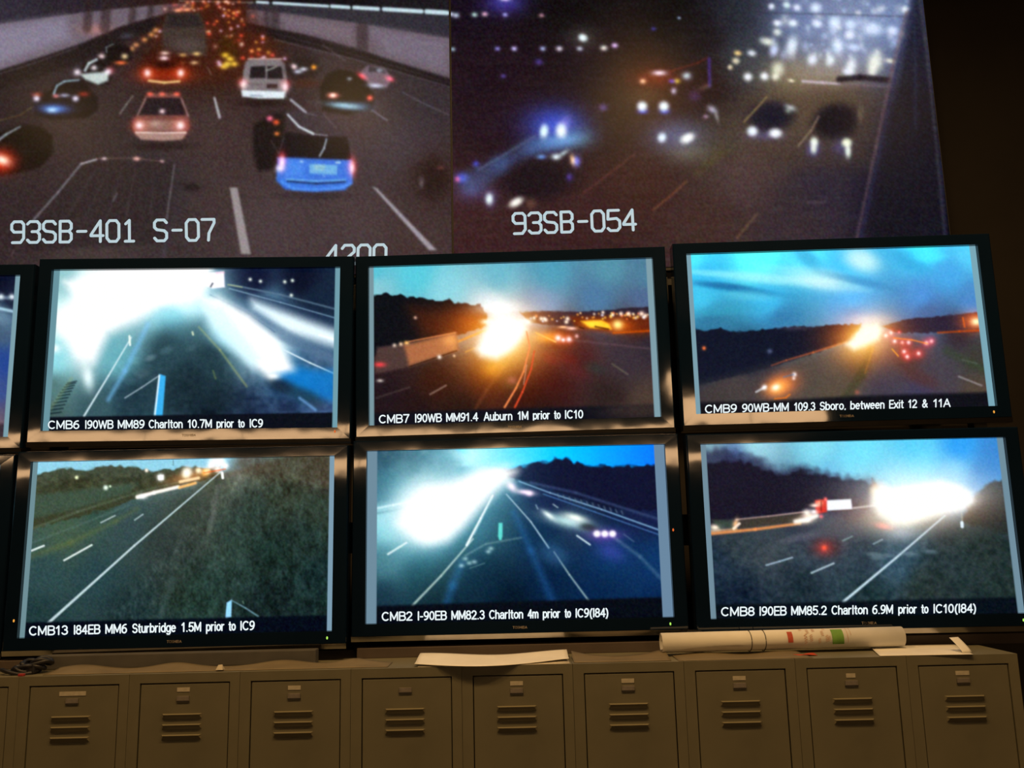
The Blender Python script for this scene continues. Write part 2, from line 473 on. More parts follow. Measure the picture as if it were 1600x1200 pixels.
# rounded sans strokes: (advance width, strokes), capitals 7 high, small letters 5 high
O_ = arc(2.2, 2.5, 2.0, 2.4, 90, 450, 16)
SANS = {
    'C': (5.6, [arc(2.9, 3.5, 2.7, 3.4, 50, 310, 16)]),
    'M': (6.2, [[(.3, 0), (.3, 7), (3, 1), (5.7, 7), (5.7, 0)]]),
    'B': (5.0, [[(.3, 3.7), (3, 3.7)] + arc(3, 5.35, 1.6, 1.65, -90, 90, 8) + [(.3, 7), (.3, 0), (3, 0)] + arc(3, 1.85, 1.9, 1.85, -90, 90, 8)]),
    'I': (1.3, [[(.6, 0), (.6, 7)]]),
    'W': (7.4, [[(0, 7), (1.8, 0), (3.7, 6.6), (5.5, 0), (7.3, 7)]]),
    'S': (5.0, [arc(2.4, 5.2, 2.0, 1.75, 25, 260, 10) + arc(2.4, 1.8, 2.2, 1.8, 80, -155, 12)]),
    'E': (4.6, [[(4.4, 7), (.4, 7), (.4, 0), (4.5, 0)], [(.4, 3.6), (4, 3.6)]]),
    'A': (5.4, [[(0, 0), (2.6, 7), (5.2, 0)], [(1, 2.3), (4.2, 2.3)]]),
    'T': (4.8, [[(0, 7), (4.8, 7)], [(2.4, 7), (2.4, 0)]]),
    'O': (5.8, [arc(2.9, 3.5, 2.8, 3.4, 90, 450, 18)]),
    'H': (5.0, [[(.3, 0), (.3, 7)], [(4.7, 0), (4.7, 7)], [(.3, 3.6), (4.7, 3.6)]]),
    '0': (4.4, [arc(2.1, 3.5, 1.9, 3.4, 90, 450, 18)]),
    '1': (3.4, [[(.4, 5.2), (2.0, 6.9), (2.0, 0)]]),
    '2': (4.4, [arc(2.1, 5.0, 1.9, 1.9, 165, -35, 10) + [(.2, 0), (4.2, 0)]]),
    '3': (4.4, [arc(2.0, 5.2, 1.7, 1.7, 155, -80, 10), arc(2.0, 1.9, 2.0, 1.9, 85, -155, 12)]),
    '4': (4.6, [[(3.2, 0), (3.2, 6.9), (.1, 2.0), (4.4, 2.0)]]),
    '5': (4.4, [[(4, 7), (.8, 7), (.4, 3.6)] + arc(2.1, 2.2, 2.0, 2.1, 130, -150, 12)]),
    '6': (4.4, [arc(2.1, 2.1, 1.9, 2.1, 90, 450, 14), arc(3.3, 2.8, 3.1, 4.1, 85, 185, 10)]),
    '7': (4.4, [[(.1, 7), (4.2, 7), (2.6, 3.6), (1.6, 0)]]),
    '8': (4.4, [arc(2.1, 5.25, 1.7, 1.65, 90, 450, 14), arc(2.1, 1.85, 2.0, 1.85, 90, 450, 14)]),
    '9': (4.4, [arc(2.1, 4.9, 1.9, 2.1, 90, 450, 14), arc(.9, 4.2, 3.1, 4.1, -95, 5, 10)]),
    '.': (1.6, [[(.7, .1), (.75, .1)]]), ',': (1.6, [[(.8, .2), (.4, -1.3)]]), '-': (2.8, [[(.3, 2.7), (2.3, 2.7)]]),
    '(': (2.4, [arc(3.2, 2.6, 2.6, 4.8, 115, 245, 8)]), ')': (2.4, [arc(-1.2, 2.6, 2.6, 4.8, 65, -65, 8)]),
    '&': (5.6, [[(5.2, 0), (1.3, 4.8)] + arc(2.2, 5.6, 1.2, 1.3, 200, -30, 8) + [(.9, 3.0)] + arc(1.9, 1.7, 1.8, 1.7, 150, 290, 8) + [(4.9, 3.1)]]),
    'h': (4.2, [[(.3, 0), (.3, 7)], arc(2.0, 3.0, 1.7, 1.9, 180, 0, 8) + [(3.7, 0)]]),
    'n': (4.2, [[(.3, 0), (.3, 4.9)], arc(2.0, 3.0, 1.7, 1.9, 180, 0, 8) + [(3.7, 0)]]),
    'm': (6.6, [[(.3, 0), (.3, 4.9)], arc(1.8, 3.2, 1.5, 1.7, 180, 0, 8) + [(3.3, 0)], arc(4.8, 3.2, 1.5, 1.7, 180, 0, 8) + [(6.3, 0)]]),
    'a': (4.3, [arc(2.0, 3.4, 1.7, 1.5, 150, 0, 8) + [(3.7, 0)], [(3.7, 2.9)] + arc(1.8, 1.4, 1.6, 1.4, 90, 320, 10) + [(3.7, 1.4)]]),
    'r': (2.9, [[(.3, 0), (.3, 4.9)], arc(2.2, 2.7, 1.9, 2.1, 175, 85, 6)]),
    'l': (1.4, [[(.6, 0), (.6, 7)]]),
    't': (2.6, [[(1.1, 6.6), (1.1, 1)] + arc(2.1, 1.0, 1.0, 1.0, 180, 280, 5), [(.1, 4.8), (2.2, 4.8)]]),
    'o': (4.5, [O_]), 'u': (4.2, [[(.3, 4.9), (.3, 2)] + arc(2.0, 1.9, 1.7, 1.9, 180, 360, 8), [(3.7, 4.9), (3.7, 0)]]),
    'b': (4.5, [[(.3, 0), (.3, 7)], O_]), 'd': (4.5, [[(4.1, 0), (4.1, 7)], O_]), 'p': (4.5, [[(.3, -1.9), (.3, 4.9)], O_]),
    'g': (4.5, [O_, [(4.1, 4.9), (4.1, 0)] + arc(2.2, -.3, 1.9, 1.7, 0, -140, 8)]),
    'i': (1.4, [[(.6, 0), (.6, 4.9)], [(.6, 6.8), (.6, 6.85)]]),
    'e': (4.4, [[(.3, 2.7), (4.0, 2.7)] + arc(2.1, 2.5, 1.9, 2.4, 5, 310, 14)]),
    'w': (6.0, [[(0, 4.9), (1.4, 0), (3, 4.6), (4.6, 0), (6, 4.9)]]),
    'x': (4.0, [[(0, 4.9), (3.8, 0)], [(3.8, 4.9), (0, 0)]]),
}


def sans_strokes(s, gap=.95):
    """stroke polylines of a word and its width"""
    x, out = 0.0, []
    for ch in s:
        w, st = SANS[ch]
        out += [[(x + a, b) for a, b in l] for l in st]
        x += w + gap
    return out, x - gap


def capsule(p, q, hw):
    d = math.atan2(q[1] - p[1], q[0] - p[0])
    out = []
    for c0, a0 in ((q, d - math.pi / 2), (p, d + math.pi / 2)):
        for k in range(7):
            t = a0 + math.pi * k / 6
            out.append((c0[0] + hw * math.cos(t), c0[1] + hw * math.sin(t)))
    return out


# vector strokes of the camera overlay font, on a 4 x 6 cell
STROKES = {
    '9': [[(4, 4), (4, 5.2), (3.2, 6), (.8, 6), (0, 5.2), (0, 3.8), (.8, 3), (4, 3)], [(4, 4.5), (4, 1.2), (3, 0), (.3, 0)]],
    '3': [[(0, 5.3), (.8, 6), (3.2, 6), (4, 5.2), (4, 3.8), (3.2, 3.1), (1.5, 3.1)], [(3.2, 3.1), (4, 2.3), (4, .8), (3.2, 0), (.8, 0), (0, .7)]],
    'S': [[(4, 5.2), (3.2, 6), (.8, 6), (0, 5.2), (0, 3.9), (.8, 3.2), (3.2, 2.9), (4, 2.2), (4, .8), (3.2, 0), (.8, 0), (0, .8)]],
    'B': [[(.3, 0), (.3, 6), (3.2, 6), (4, 5.2), (4, 3.9), (3.2, 3.1), (.3, 3.1)], [(3.2, 3.1), (4, 2.3), (4, .8), (3.2, 0), (.3, 0)]],
    '-': [[(.8, 3), (3.6, 3)]],
    '4': [[(3.1, 0), (3.1, 6), (0, 2), (0, 1.7), (4, 1.7)]],
    '0': [[(.9, 0), (0, 1), (0, 5), (.9, 6), (3.1, 6), (4, 5), (4, 1), (3.1, 0), (.9, 0)]],
    '1': [[(1, 5), (2.2, 6), (2.2, 0)], [(.8, 0), (3.6, 0)]],
    '7': [[(0, 6), (4, 6), (4, 5), (2.2, 2), (2, 0)]],
    '5': [[(3.8, 6), (.3, 6), (.1, 3.4), (3, 3.6), (4, 2.8), (4, .9), (3.1, 0), (.8, 0), (0, .7)]],
    '2': [[(0, 5), (.8, 6), (3.2, 6), (4, 5.1), (4, 3.9), (0, .6), (0, 0), (4, 0)]],
}


def stroke_text(name, s, origin, right, up, y, mat, parent, lw=0.48):
    """origin, right, up: 2-D points; right = one character advance, up = character height; one mesh per character"""
    ox, oz = origin
    for i, ch in enumerate(s):
        if ch not in STROKES: continue
        mb = MB()
        for st in STROKES[ch]:
            P = []
            for (a, b) in st:
                fx = (i + a / 4 * 0.76); fz = b / 6
                P.append((ox + right[0] * fx + up[0] * fz, oz + right[1] * fx + up[1] * fz))
            hw = lw * abs(right[0]) * 0.19
            for (p, q) in zip(P[:-1], P[1:]):
                mb.add([(x, y, z) for x, z in capsule(p, q, hw)], [tuple(range(14))])
        mb.build(name, mat, parent)


def caption_mesh(name, pic, W, H, words, base_l, base_r, cap, mat, parent, y=-0.0012):
    """one line of lettering; words = (text, left, right) in the picture's drawing units"""
    mb = MB()
    for s, xa, xb in words:
        st, w = sans_strokes(s)
        for l in st:
            P = []
            for a, b in l:
                px = xa + 1.2 + a / w * (xb - xa - 2.4)
                t = (px - base_l[0]) / (base_r[0] - base_l[0])
                P.append((px, base_l[1] + t * (base_r[1] - base_l[1]) - b * cap / 7))
            for p, q in zip(P[:-1], P[1:]):
                v = []
                for cx, cy in capsule(p, q, cap * .088):
                    u_, v_ = pic.uv(cx, cy)
                    v.append(((u_ - .5) * W, y, (.5 - v_) * H))
                mb.add(v, [tuple(range(14))])
    return mb.build(name, mat, parent)


# ------------------------------------------------------------------ the pictures
NX, NY = 400, 226


def pic_A():
    p = Pic([(83, 423), (534, 421), (526, 667), (67, 673)], NX, NY, seed=11)
    p.field([(90, 432, (150, 190, 195)), (90, 500, (215, 245, 245)), (85, 560, (150, 210, 218)), (80, 610, (88, 118, 118)),
             (75, 650, (70, 90, 90)), (150, 440, (235, 250, 250)), (230, 450, (255, 255, 255)), (180, 560, (110, 165, 175)),
             (150, 640, (60, 85, 92)), (200, 620, (45, 70, 82)), (260, 540, (62, 92, 100)), (270, 500, (120, 190, 205)),
             (300, 600, (26, 42, 50)), (330, 640, (18, 30, 40)), (380, 640, (34, 48, 70)), (330, 560, (52, 78, 86)),
             (290, 470, (200, 240, 248)), (400, 440, (14, 18, 40)), (470, 440, (12, 18, 36)), (500, 470, (24, 38, 56)),
             (420, 480, (90, 125, 150)), (500, 560, (70, 95, 120)), (470, 600, (40, 110, 160)), (500, 640, (70, 90, 125)),
             (450, 640, (40, 55, 80)), (345, 520, (160, 215, 230)), (420, 540, (220, 245, 250))], 10)
    # road furniture and verge texture before the glare
    n = p.noise(7, .8)
    msk = smooth01((p.Y - 520) / 60) * smooth01((p.X - 150) / 60)
    p.img += (n * .05 * msk)[..., None] * np.array([.9, 1, 1.05])
    p.poly([(362, 450), (440, 470), (530, 500), (530, 524), (440, 492), (372, 462)], (38, 54, 78), 5, .75)
    p.line([(362, 446), (440, 462), (530, 486)], 3, (96, 118, 136), .7)
    p.line([(360, 452), (440, 474), (530, 500)], 2, (150, 180, 200), .6)
    p.poly([(395, 470), (530, 520), (530, 545), (450, 520), (398, 484)], (236, 250, 255), 12, .95)
    p.poly([(366, 470), (430, 506), (530, 560), (530, 575), (430, 530), (368, 486)], (90, 115, 140), 5, .7)
    p.line([(330, 462), (385, 488), (430, 520)], 2.2, (60, 90, 120), .7)
    p.poly([(314, 466), (344, 466), (392, 494), (432, 530), (462, 582), (424, 594), (386, 560), (336, 506)], (255, 255, 255), 11)
    p.poly([(310, 470), (350, 480), (410, 560), (395, 575), (330, 520)], (215, 245, 252), 12, .8)
    p.line([(445, 548), (485, 568), (523, 585)], 2.2, (215, 232, 240), .95)
    p.line([(500, 525), (524, 532)], 3, (245, 250, 255))
    p.poly([(428, 586), (470, 578), (524, 580), (524, 628), (480, 622), (440, 600)], (28, 118, 186), 10, .75)
    p.blob(440, 604, 24, (26, 38, 52), 12, 18, .85)
    p.blob(478, 620, 32, (34, 52, 62), 12, 24, .75)
    p.line([(468, 622), (492, 640)], 4, (120, 165, 210), .7, blur=2.5)
    # the dark central reserve
    p.poly([(256, 505), (318, 500), (352, 560), (388, 640), (180, 652), (200, 610)], (30, 46, 54), 16, .55)
    for x, y, r, c in ((236, 560, 9, (118, 140, 150)), (262, 548, 12, (82, 110, 120)), (225, 585, 12, (80, 100, 108)), (300, 545, 9, (70, 96, 104))):
        p.blob(x, y, r, c, r * .5, -20, .55)
    p.line([(232, 508), (196, 580), (170, 625)], 8, (120, 175, 215), .6, 6, blur=4)
    p.line([(206, 528), (170, 588), (132, 650)], 1.8, (214, 232, 238), .95, 2.8)
    p.line([(203, 526), (204, 540)], 3, (235, 245, 240))
    p.line([(312, 512), (345, 548), (386, 604)], 2.2, (190, 196, 130), .45, 3, blur=2.2)
    p.line([(302, 520), (303, 524)], 3, (220, 230, 200), .8)
    p.line([(334, 580), (338, 592)], 3, (110, 130, 90), .5)
    # rumble strip, lower left
    for k in range(11):
        t = k / 10
        x, y = 114 - 28 * t ** 1.15, 597 + 48 * t ** 1.25
        p.line([(x - 8 - 4 * t, y + 2), (x + 6 + 4 * t, y - 1)], 1.9, (18, 34, 40), .85)
    p.line([(112, 592), (78, 640)], 5, (140, 160, 120), .35, blur=3)
    # the glare of the headlights
    p.poly([(92, 486), (130, 452), (180, 424), (330, 420), (322, 452), (300, 472), (250, 476), (214, 500), (170, 522), (146, 566), (118, 552), (92, 520), (84, 500)], (255, 255, 255), 15)
    p.poly([(100, 440), (180, 424), (330, 421), (316, 460), (225, 480), (140, 500)], (255, 255, 255), 12)
    p.spot(130, 545, 22, (255, 255, 255), 34, 0, .9)
    p.spot(138, 590, 9, (225, 250, 255), 20, -8, .9)
    p.spot(82, 545, 12, (255, 255, 255), 7, 0, .9)
    p.spot(250, 470, 95, (150, 215, 235), 42, -8, .6)
    p.spot(428, 588, 10, (255, 255, 255), 5, 0, .9)
    # lorry front at the head of the glare
    p.poly([(318, 428), (352, 425), (353, 450), (334, 452), (318, 446)], (252, 248, 255), 2)
    p.line([(340, 428), (352, 427)], 2, (235, 160, 190), .5, blur=1.5)
    p.line([(331, 449), (334, 444)], 2.5, (50, 60, 70), .8)
    for x, y in ((393, 438), (409, 441), (447, 442), (459, 440), (457, 463)):
        p.spot(x, y, 2.6, (235, 245, 230))
    p.line([(358, 446), (380, 450)], 2, (210, 215, 150), .5)
    # post in the foreground
    p.line([(252, 586), (222, 606), (196, 622)], 1.6, (190, 205, 215), .85)
    p.poly([(250, 585), (260, 588), (255, 650), (241, 650)], (74, 166, 216), 1.2)
    p.line([(250, 587), (243, 648)], 2.4, (226, 242, 250))
    p.poly([(60, 652), (530, 644), (530, 680), (60, 680)], (12, 18, 28), 1.5)
    p.soften(2)
    p.punch()
    p.grain(.016, .012)
    p.bars(.021, .018, (104, 148, 160), (112, 158, 172))
    return p


def pic_B():
    p = Pic([(579, 420), (1018, 405), (1031, 650), (577, 665)], NX, NY, seed=12)
    p.field([(586, 425, (96, 180, 196)), (650, 430, (100, 190, 205)), (590, 450, (140, 190, 200)), (700, 455, (138, 200, 212)),
             (780, 440, (104, 172, 190)), (770, 475, (205, 225, 230)), (860, 430, (86, 150, 172)), (950, 420, (92, 140, 158)),
             (1010, 430, (84, 122, 144)), (930, 465, (82, 118, 150)), (1005, 470, (84, 104, 136)), (850, 475, (120, 150, 180)),
             (600, 560, (40, 26, 30)), (600, 620, (34, 24, 30)), (680, 600, (52, 30, 24)), (650, 640, (36, 24, 26)),
             (760, 600, (70, 36, 26)), (860, 600, (54, 24, 26)), (900, 560, (64, 34, 38)), (830, 620, (50, 22, 20)), (980, 560, (58, 50, 58)),
             (1010, 540, (48, 42, 52)), (950, 620, (46, 36, 36)), (1010, 625, (74, 62, 56)), (840, 640, (40, 26, 26)),
             (720, 640, (40, 26, 24)), (880, 530, (88, 44, 34)), (1000, 510, (78, 42, 30))], 12)
    p.poly([(575, 464), (592, 462), (604, 458), (616, 463), (628, 459), (640, 466), (655, 465), (672, 470), (690, 470), (704, 468), (712, 473), (730, 474), (742, 477), (752, 476), (760, 490), (762, 510), (700, 530), (575, 560)],
           (14, 17, 24), 1.8, rough=2.2, fs=5)
    p.poly([(640, 480), (760, 492), (762, 512), (690, 532), (660, 525)], (66, 34, 26), 18, .75)
    p.spot(650, 497, 2.5, (190, 160, 140)); p.spot(740, 505, 28, (120, 44, 18), 24, 0, .5)
    # far hills and the lit town
    p.poly([(812, 488), (860, 486), (905, 487), (950, 484), (1024, 478), (1024, 512), (950, 516), (830, 505)], (44, 34, 46), 2.0, .95, rough=1.0)
    p.poly([(890, 494), (1024, 492), (1024, 518), (960, 520), (900, 514)], (120, 46, 16), 6, .65)
    rs = np.random.RandomState(3)
    for k in range(46):
        x = rs.uniform(825, 1012); y = 489 + rs.uniform(0, 9) + (x < 900) * 4
        c = [(255, 170, 70), (255, 230, 200), (255, 110, 60), (240, 240, 255), (255, 200, 90)][rs.randint(5)]
        p.spot(x, y, rs.uniform(1.2, 2.4), c, None, 0, rs.uniform(.6, 1))
    for x, y, r in ((846, 498, 3), (851, 498, 2.5), (835, 497, 2.5), (853, 500, 3), (887, 498, 3.2), (885, 503, 3), (970, 490, 3), (982, 490, 3), (1002, 490, 4), (1008, 493, 3), (942, 488, 2.4)):
        p.spot(x, y, r, (255, 225, 200))
    p.poly([(908, 502), (940, 500), (952, 506), (955, 514), (922, 512)], (255, 190, 70), 3)
    p.spot(925, 506, 14, (255, 140, 30), 6, 0, .9); p.spot(965, 507, 8, (255, 235, 150), 7); p.spot(965, 509, 22, (230, 90, 10), 10, 0, .7)
    p.line([(905, 511), (912, 513)], 2, (40, 20, 10), .7); p.line([(930, 510), (950, 514)], 3, (50, 26, 10), .6)
    p.line([(958, 520), (1022, 516)], 2.4, (235, 110, 24), .6, blur=2)
    # road and its lines
    p.line([(716, 534), (760, 516)], 3.5, (222, 130, 60), .75, blur=1.5)
    p.line([(728, 550), (742, 544)], 2.4, (200, 130, 80), .6)
    p.line([(880, 530), (960, 538), (1022, 545)], 3, (100, 78, 86), .5, blur=2)
    p.line([(796, 560), (760, 610), (735, 650)], 5, (120, 74, 50), .35, blur=3)
    p.line([(672, 616), (697, 602)], 2.6, (150, 130, 120), .7, blur=1.4)
    p.line([(588, 622), (640, 605)], 2.6, (100, 90, 84), .4, blur=1.6)
    p.line([(956, 568), (980, 584)], 2.4, (120, 120, 96), .5, blur=1.5)
    for x, y, c in ((860, 560, (104, 36, 40)), (900, 580, (84, 40, 44)), (930, 575, (40, 62, 56)), (888, 560, (100, 34, 34)), (800, 600, (80, 66, 40))):
        p.blob(x, y, 16, c, 9, 20, .45)
    p.spot(800, 594, 8, (150, 60, 80), 6, 0, .5)
    # trailer passing on the left
    p.poly([(586, 560), (590, 543), (636, 537), (713, 520), (717, 547), (640, 573), (600, 582), (586, 584)], (76, 60, 58), 3.5)
    p.poly([(632, 540), (713, 521), (716, 547), (640, 572)], (158, 106, 78), 5)
    p.spot(704, 532, 12, (255, 130, 60), 10, 0, .55)
    p.line([(640, 534), (712, 520)], 2, (230, 150, 100), .7)
    p.line([(640, 573), (714, 548)], 2, (40, 24, 20), .8)
    p.spot(636, 536, 4, (255, 190, 110), 3); p.spot(627, 538, 3, (230, 190, 150)); p.spot(617, 540, 3, (200, 180, 160))
    p.spot(594, 570, 9, (190, 20, 30), 4); p.spot(594, 595, 5, (180, 175, 165), 2.5); p.spot(687, 558, 3.2, (255, 235, 225)); p.spot(710, 556, 2, (230, 180, 140))
    # the glare
    p.spot(785, 525, 80, (255, 110, 20), 62, 0, .75)
    p.spot(790, 530, 50, (255, 190, 70), 44, -40, .95)
    p.poly([(768, 502), (795, 496), (816, 500), (824, 514), (812, 530), (796, 546), (776, 560), (752, 556), (744, 546), (758, 520)], (255, 255, 248), 10)
    p.spot(786, 525, 34, (255, 255, 240), 26, -45, 1, 1.6)
    p.spot(782, 482, 34, (255, 240, 235), 10, 0, .9); p.spot(760, 503, 8, (255, 220, 190), 4); p.spot(772, 575, 20, (230, 120, 30), 14, -30, .6)
    p.spot(824, 503, 9, (255, 230, 200), 5)
    # tail lights
    p.spot(855, 527, 24, (255, 120, 20), 8, 0, .85); p.line([(838, 520), (868, 534)], 2.5, (255, 200, 120), .8)
    for x, y, r in ((872, 528, 4.5), (880, 531, 3), (889, 530, 4)):
        p.spot(x, y, r, (255, 235, 240)); p.spot(x, y, r * 2, (220, 50, 40), None, 0, .5)
    p.spot(893, 513, 8, (255, 190, 170), 2.6); p.spot(880, 511, 7, (255, 180, 130), 2); p.spot(901, 525, 3, (200, 150, 150))
    # guard rail
    p.line([(823, 518), (828, 542), (818, 580), (806, 606), (788, 636)], 1.8, (240, 150, 100), .9, 3)
    p.line([(835, 548), (830, 576), (816, 612), (804, 636)], 1.8, (220, 90, 60), .85, 3)
    p.line([(823, 570), (818, 600)], 1.4, (230, 180, 160), .7)
    p.poly([(570, 646), (1040, 630), (1040, 670), (570, 690)], (17, 19, 28), 4)
    p.blob(1000, 640, 60, (66, 54, 50), 14, -2, .7)  # brown haze of a room reflection, painted into the picture
    p.soften(2)
    p.punch()
    p.grain(.018, .014)
    p.bars(.0155, .0205, (120, 150, 160), (126, 158, 170))
    return p


def pic_C():
    p = Pic([(1070, 400), (1523, 386), (1558, 634), (1087, 645)], NX, NY, seed=13)
    p.field([(1080, 405, (101, 224, 252)), (1180, 405, (115, 252, 255)), (1260, 400, (108, 224, 252)), (1440, 395, (92, 224, 255)),
             (1515, 395, (101, 198, 231)), (1100, 430, (73, 178, 219)), (1320, 420, (89, 189, 229)), (1480, 430, (85, 161, 212)),
             (1090, 465, (85, 187, 219)), (1200, 470, (80, 178, 219)), (1330, 470, (96, 178, 229)), (1440, 465, (89, 145, 201)),
             (1520, 470, (85, 133, 184)), (1110, 505, (60, 116, 146)), (1220, 500, (64, 120, 158)), (1330, 490, (100, 146, 190)),
             (1450, 488, (80, 102, 142)), (1090, 560, (18, 24, 42)), (1180, 560, (22, 26, 46)), (1150, 605, (62, 56, 60)),
             (1120, 630, (52, 46, 50)), (1260, 590, (84, 76, 70)), (1300, 615, (96, 84, 66)), (1380, 600, (66, 62, 74)),
             (1420, 560, (72, 56, 58)), (1470, 590, (72, 66, 74)), (1530, 560, (62, 60, 56)), (1530, 610, (80, 70, 62)),
             (1340, 570, (84, 70, 58)), (1440, 615, (66, 62, 84)), (1500, 520, (56, 44, 50))], 12)
    for x, y, rx, ry, rot, c, a in ((1200, 436, 80, 9, 5, (180, 238, 240), .7), (1282, 438, 50, 16, 10, (208, 238, 240), .9), (1240, 425, 60, 8, 6, (150, 225, 235), .5),
                                    (1345, 408, 30, 18, 20, (205, 238, 238), .9), (1150, 452, 70, 6, 8, (40, 112, 156), .75), (1130, 447, 40, 5, 6, (44, 104, 148), .7),
                                    (1260, 405, 26, 12, 35, (70, 146, 184), .6), (1340, 440, 60, 7, 12, (66, 124, 168), .5), (1420, 410, 36, 14, 25, (64, 140, 186), .6),
                                    (1450, 402, 26, 9, 0, (96, 222, 240), .8), (1110, 428, 50, 5, 4, (150, 230, 238), .6), (1130, 485, 60, 8, -4, (72, 160, 184), .5),
                                    (1170, 462, 40, 8, 4, (112, 196, 216), .5), (1330, 450, 30, 6, 10, (150, 210, 225), .5)):
        p.blob(x, y, rx, c, ry, rot, a)
    p.poly([(1075, 512), (1100, 517), (1122, 512), (1140, 518), (1165, 517), (1200, 514), (1240, 510), (1262, 510), (1300, 508), (1345, 506), (1335, 530), (1270, 552), (1180, 580), (1090, 600), (1080, 560)],
           (18, 24, 40), 2, rough=1.6, fs=5)
    p.spot(1240, 512, 26, (90, 70, 80), 4, 0, .4)
    p.poly([(1378, 510), (1400, 503), (1430, 497), (1470, 494), (1500, 491), (1545, 486), (1550, 520), (1480, 520), (1400, 520)], (46, 40, 56), 2, rough=1.5, fs=5)
    p.spot(1526, 502, 24, (255, 100, 10), 16, 0, .8); p.spot(1526, 503, 8, (255, 250, 190), 6); p.line([(1505, 497), (1508, 511)], 2.6, (220, 110, 50), .7)
    p.line([(1466, 520), (1500, 518), (1545, 516)], 2.4, (235, 100, 24), .6, blur=2)
    p.spot(1099, 543, 3, (230, 110, 50)); p.spot(1202, 548, 4, (110, 120, 150), None, 0, .6)
    # road
    p.poly([(1090, 600), (1300, 545), (1330, 545), (1320, 640), (1090, 645)], (76, 70, 68), 14, .55)
    p.line([(1205, 570), (1228, 562), (1270, 550), (1322, 534)], 1.4, (205, 110, 74), .6, 3.4, blur=1.6)
    p.line([(1360, 545), (1345, 585), (1318, 630)], 10, (60, 62, 46), .6, 18, blur=5)
    p.line([(1364, 545), (1352, 582)], 2.4, (140, 100, 60), .6, blur=1.5)
    p.line([(1394, 545), (1404, 556)], 2, (240, 160, 70), .8)
    p.line([(1500, 588), (1536, 602)], 2.6, (150, 146, 150), .75, blur=1.4)
    p.line([(1505, 562), (1528, 568)], 2.2, (120, 126, 130), .6, blur=1.4)
    p.line([(1480, 548), (1545, 580)], 12, (58, 72, 52), .5, blur=6)
    p.blob(1440, 590, 30, (84, 50, 46), 12, 25, .5); p.spot(1340, 612, 4, (140, 50, 40), None, 0, .6)
    # glare
    p.spot(1352, 528, 60, (255, 110, 20), 42, 0, .75)
    p.spot(1352, 525, 36, (255, 200, 90), 26, -35, 1)
    p.poly([(1322, 538), (1338, 520), (1352, 508), (1370, 506), (1378, 516), (1372, 530), (1350, 540), (1334, 546)], (255, 255, 235), 7)
    p.spot(1358, 500, 30, (255, 190, 150), 8, 0, .5)
    # tail lights
    for x, y, r, c in ((1384, 524, 4, (255, 240, 220)), (1392, 520, 4, (255, 200, 180)), (1398, 533, 4, (255, 230, 225)), (1410, 535, 3.4, (255, 150, 140)), (1420, 535, 4, (255, 205, 205)),
                       (1448, 536, 4.5, (255, 190, 190)), (1456, 533, 4, (255, 170, 170)), (1413, 549, 4, (255, 220, 220)), (1418, 557, 4, (255, 225, 225)), (1436, 552, 4, (255, 220, 215)), (1405, 519, 2, (240, 90, 90))):
        p.spot(x, y, r * 1.8, (190, 14, 12), None, 0, .65); p.spot(x, y, r * .72, c)
    p.line([(1396, 528), (1425, 531), (1450, 537)], 2, (255, 150, 70), .7)
    p.spot(1425, 552, 22, (130, 24, 20), 10, 0, .6)
    # oncoming car
    p.spot(1222, 600, 26, (210, 70, 10), 18, -20, .8); p.spot(1214, 604, 17, (255, 130, 34), 12, -20, 1); p.spot(1212, 604, 7, (255, 255, 225), 5, -20)
    p.line([(1181, 611), (1196, 603)], 3, (200, 200, 205), .8, 4); p.spot(1194, 604, 4, (240, 235, 235))
    p.spot(1241, 584, 3.4, (245, 235, 235)); p.spot(1240, 590, 2.6, (235, 200, 190)); p.line([(1224, 588), (1240, 584)], 2, (90, 110, 140), .7)
    p.line([(1210, 622), (1228, 620), (1234, 615)], 2, (235, 130, 50), .8)
    p.poly([(1080, 627), (1200, 625), (1330, 618), (1562, 612), (1562, 650), (1080, 660)], (20, 21, 28), 4)
    p.soften(2)
    p.punch()
    p.grain(.018, .014)
    p.bars(.0165, .021, (122, 158, 172), (122, 168, 184))
    return p


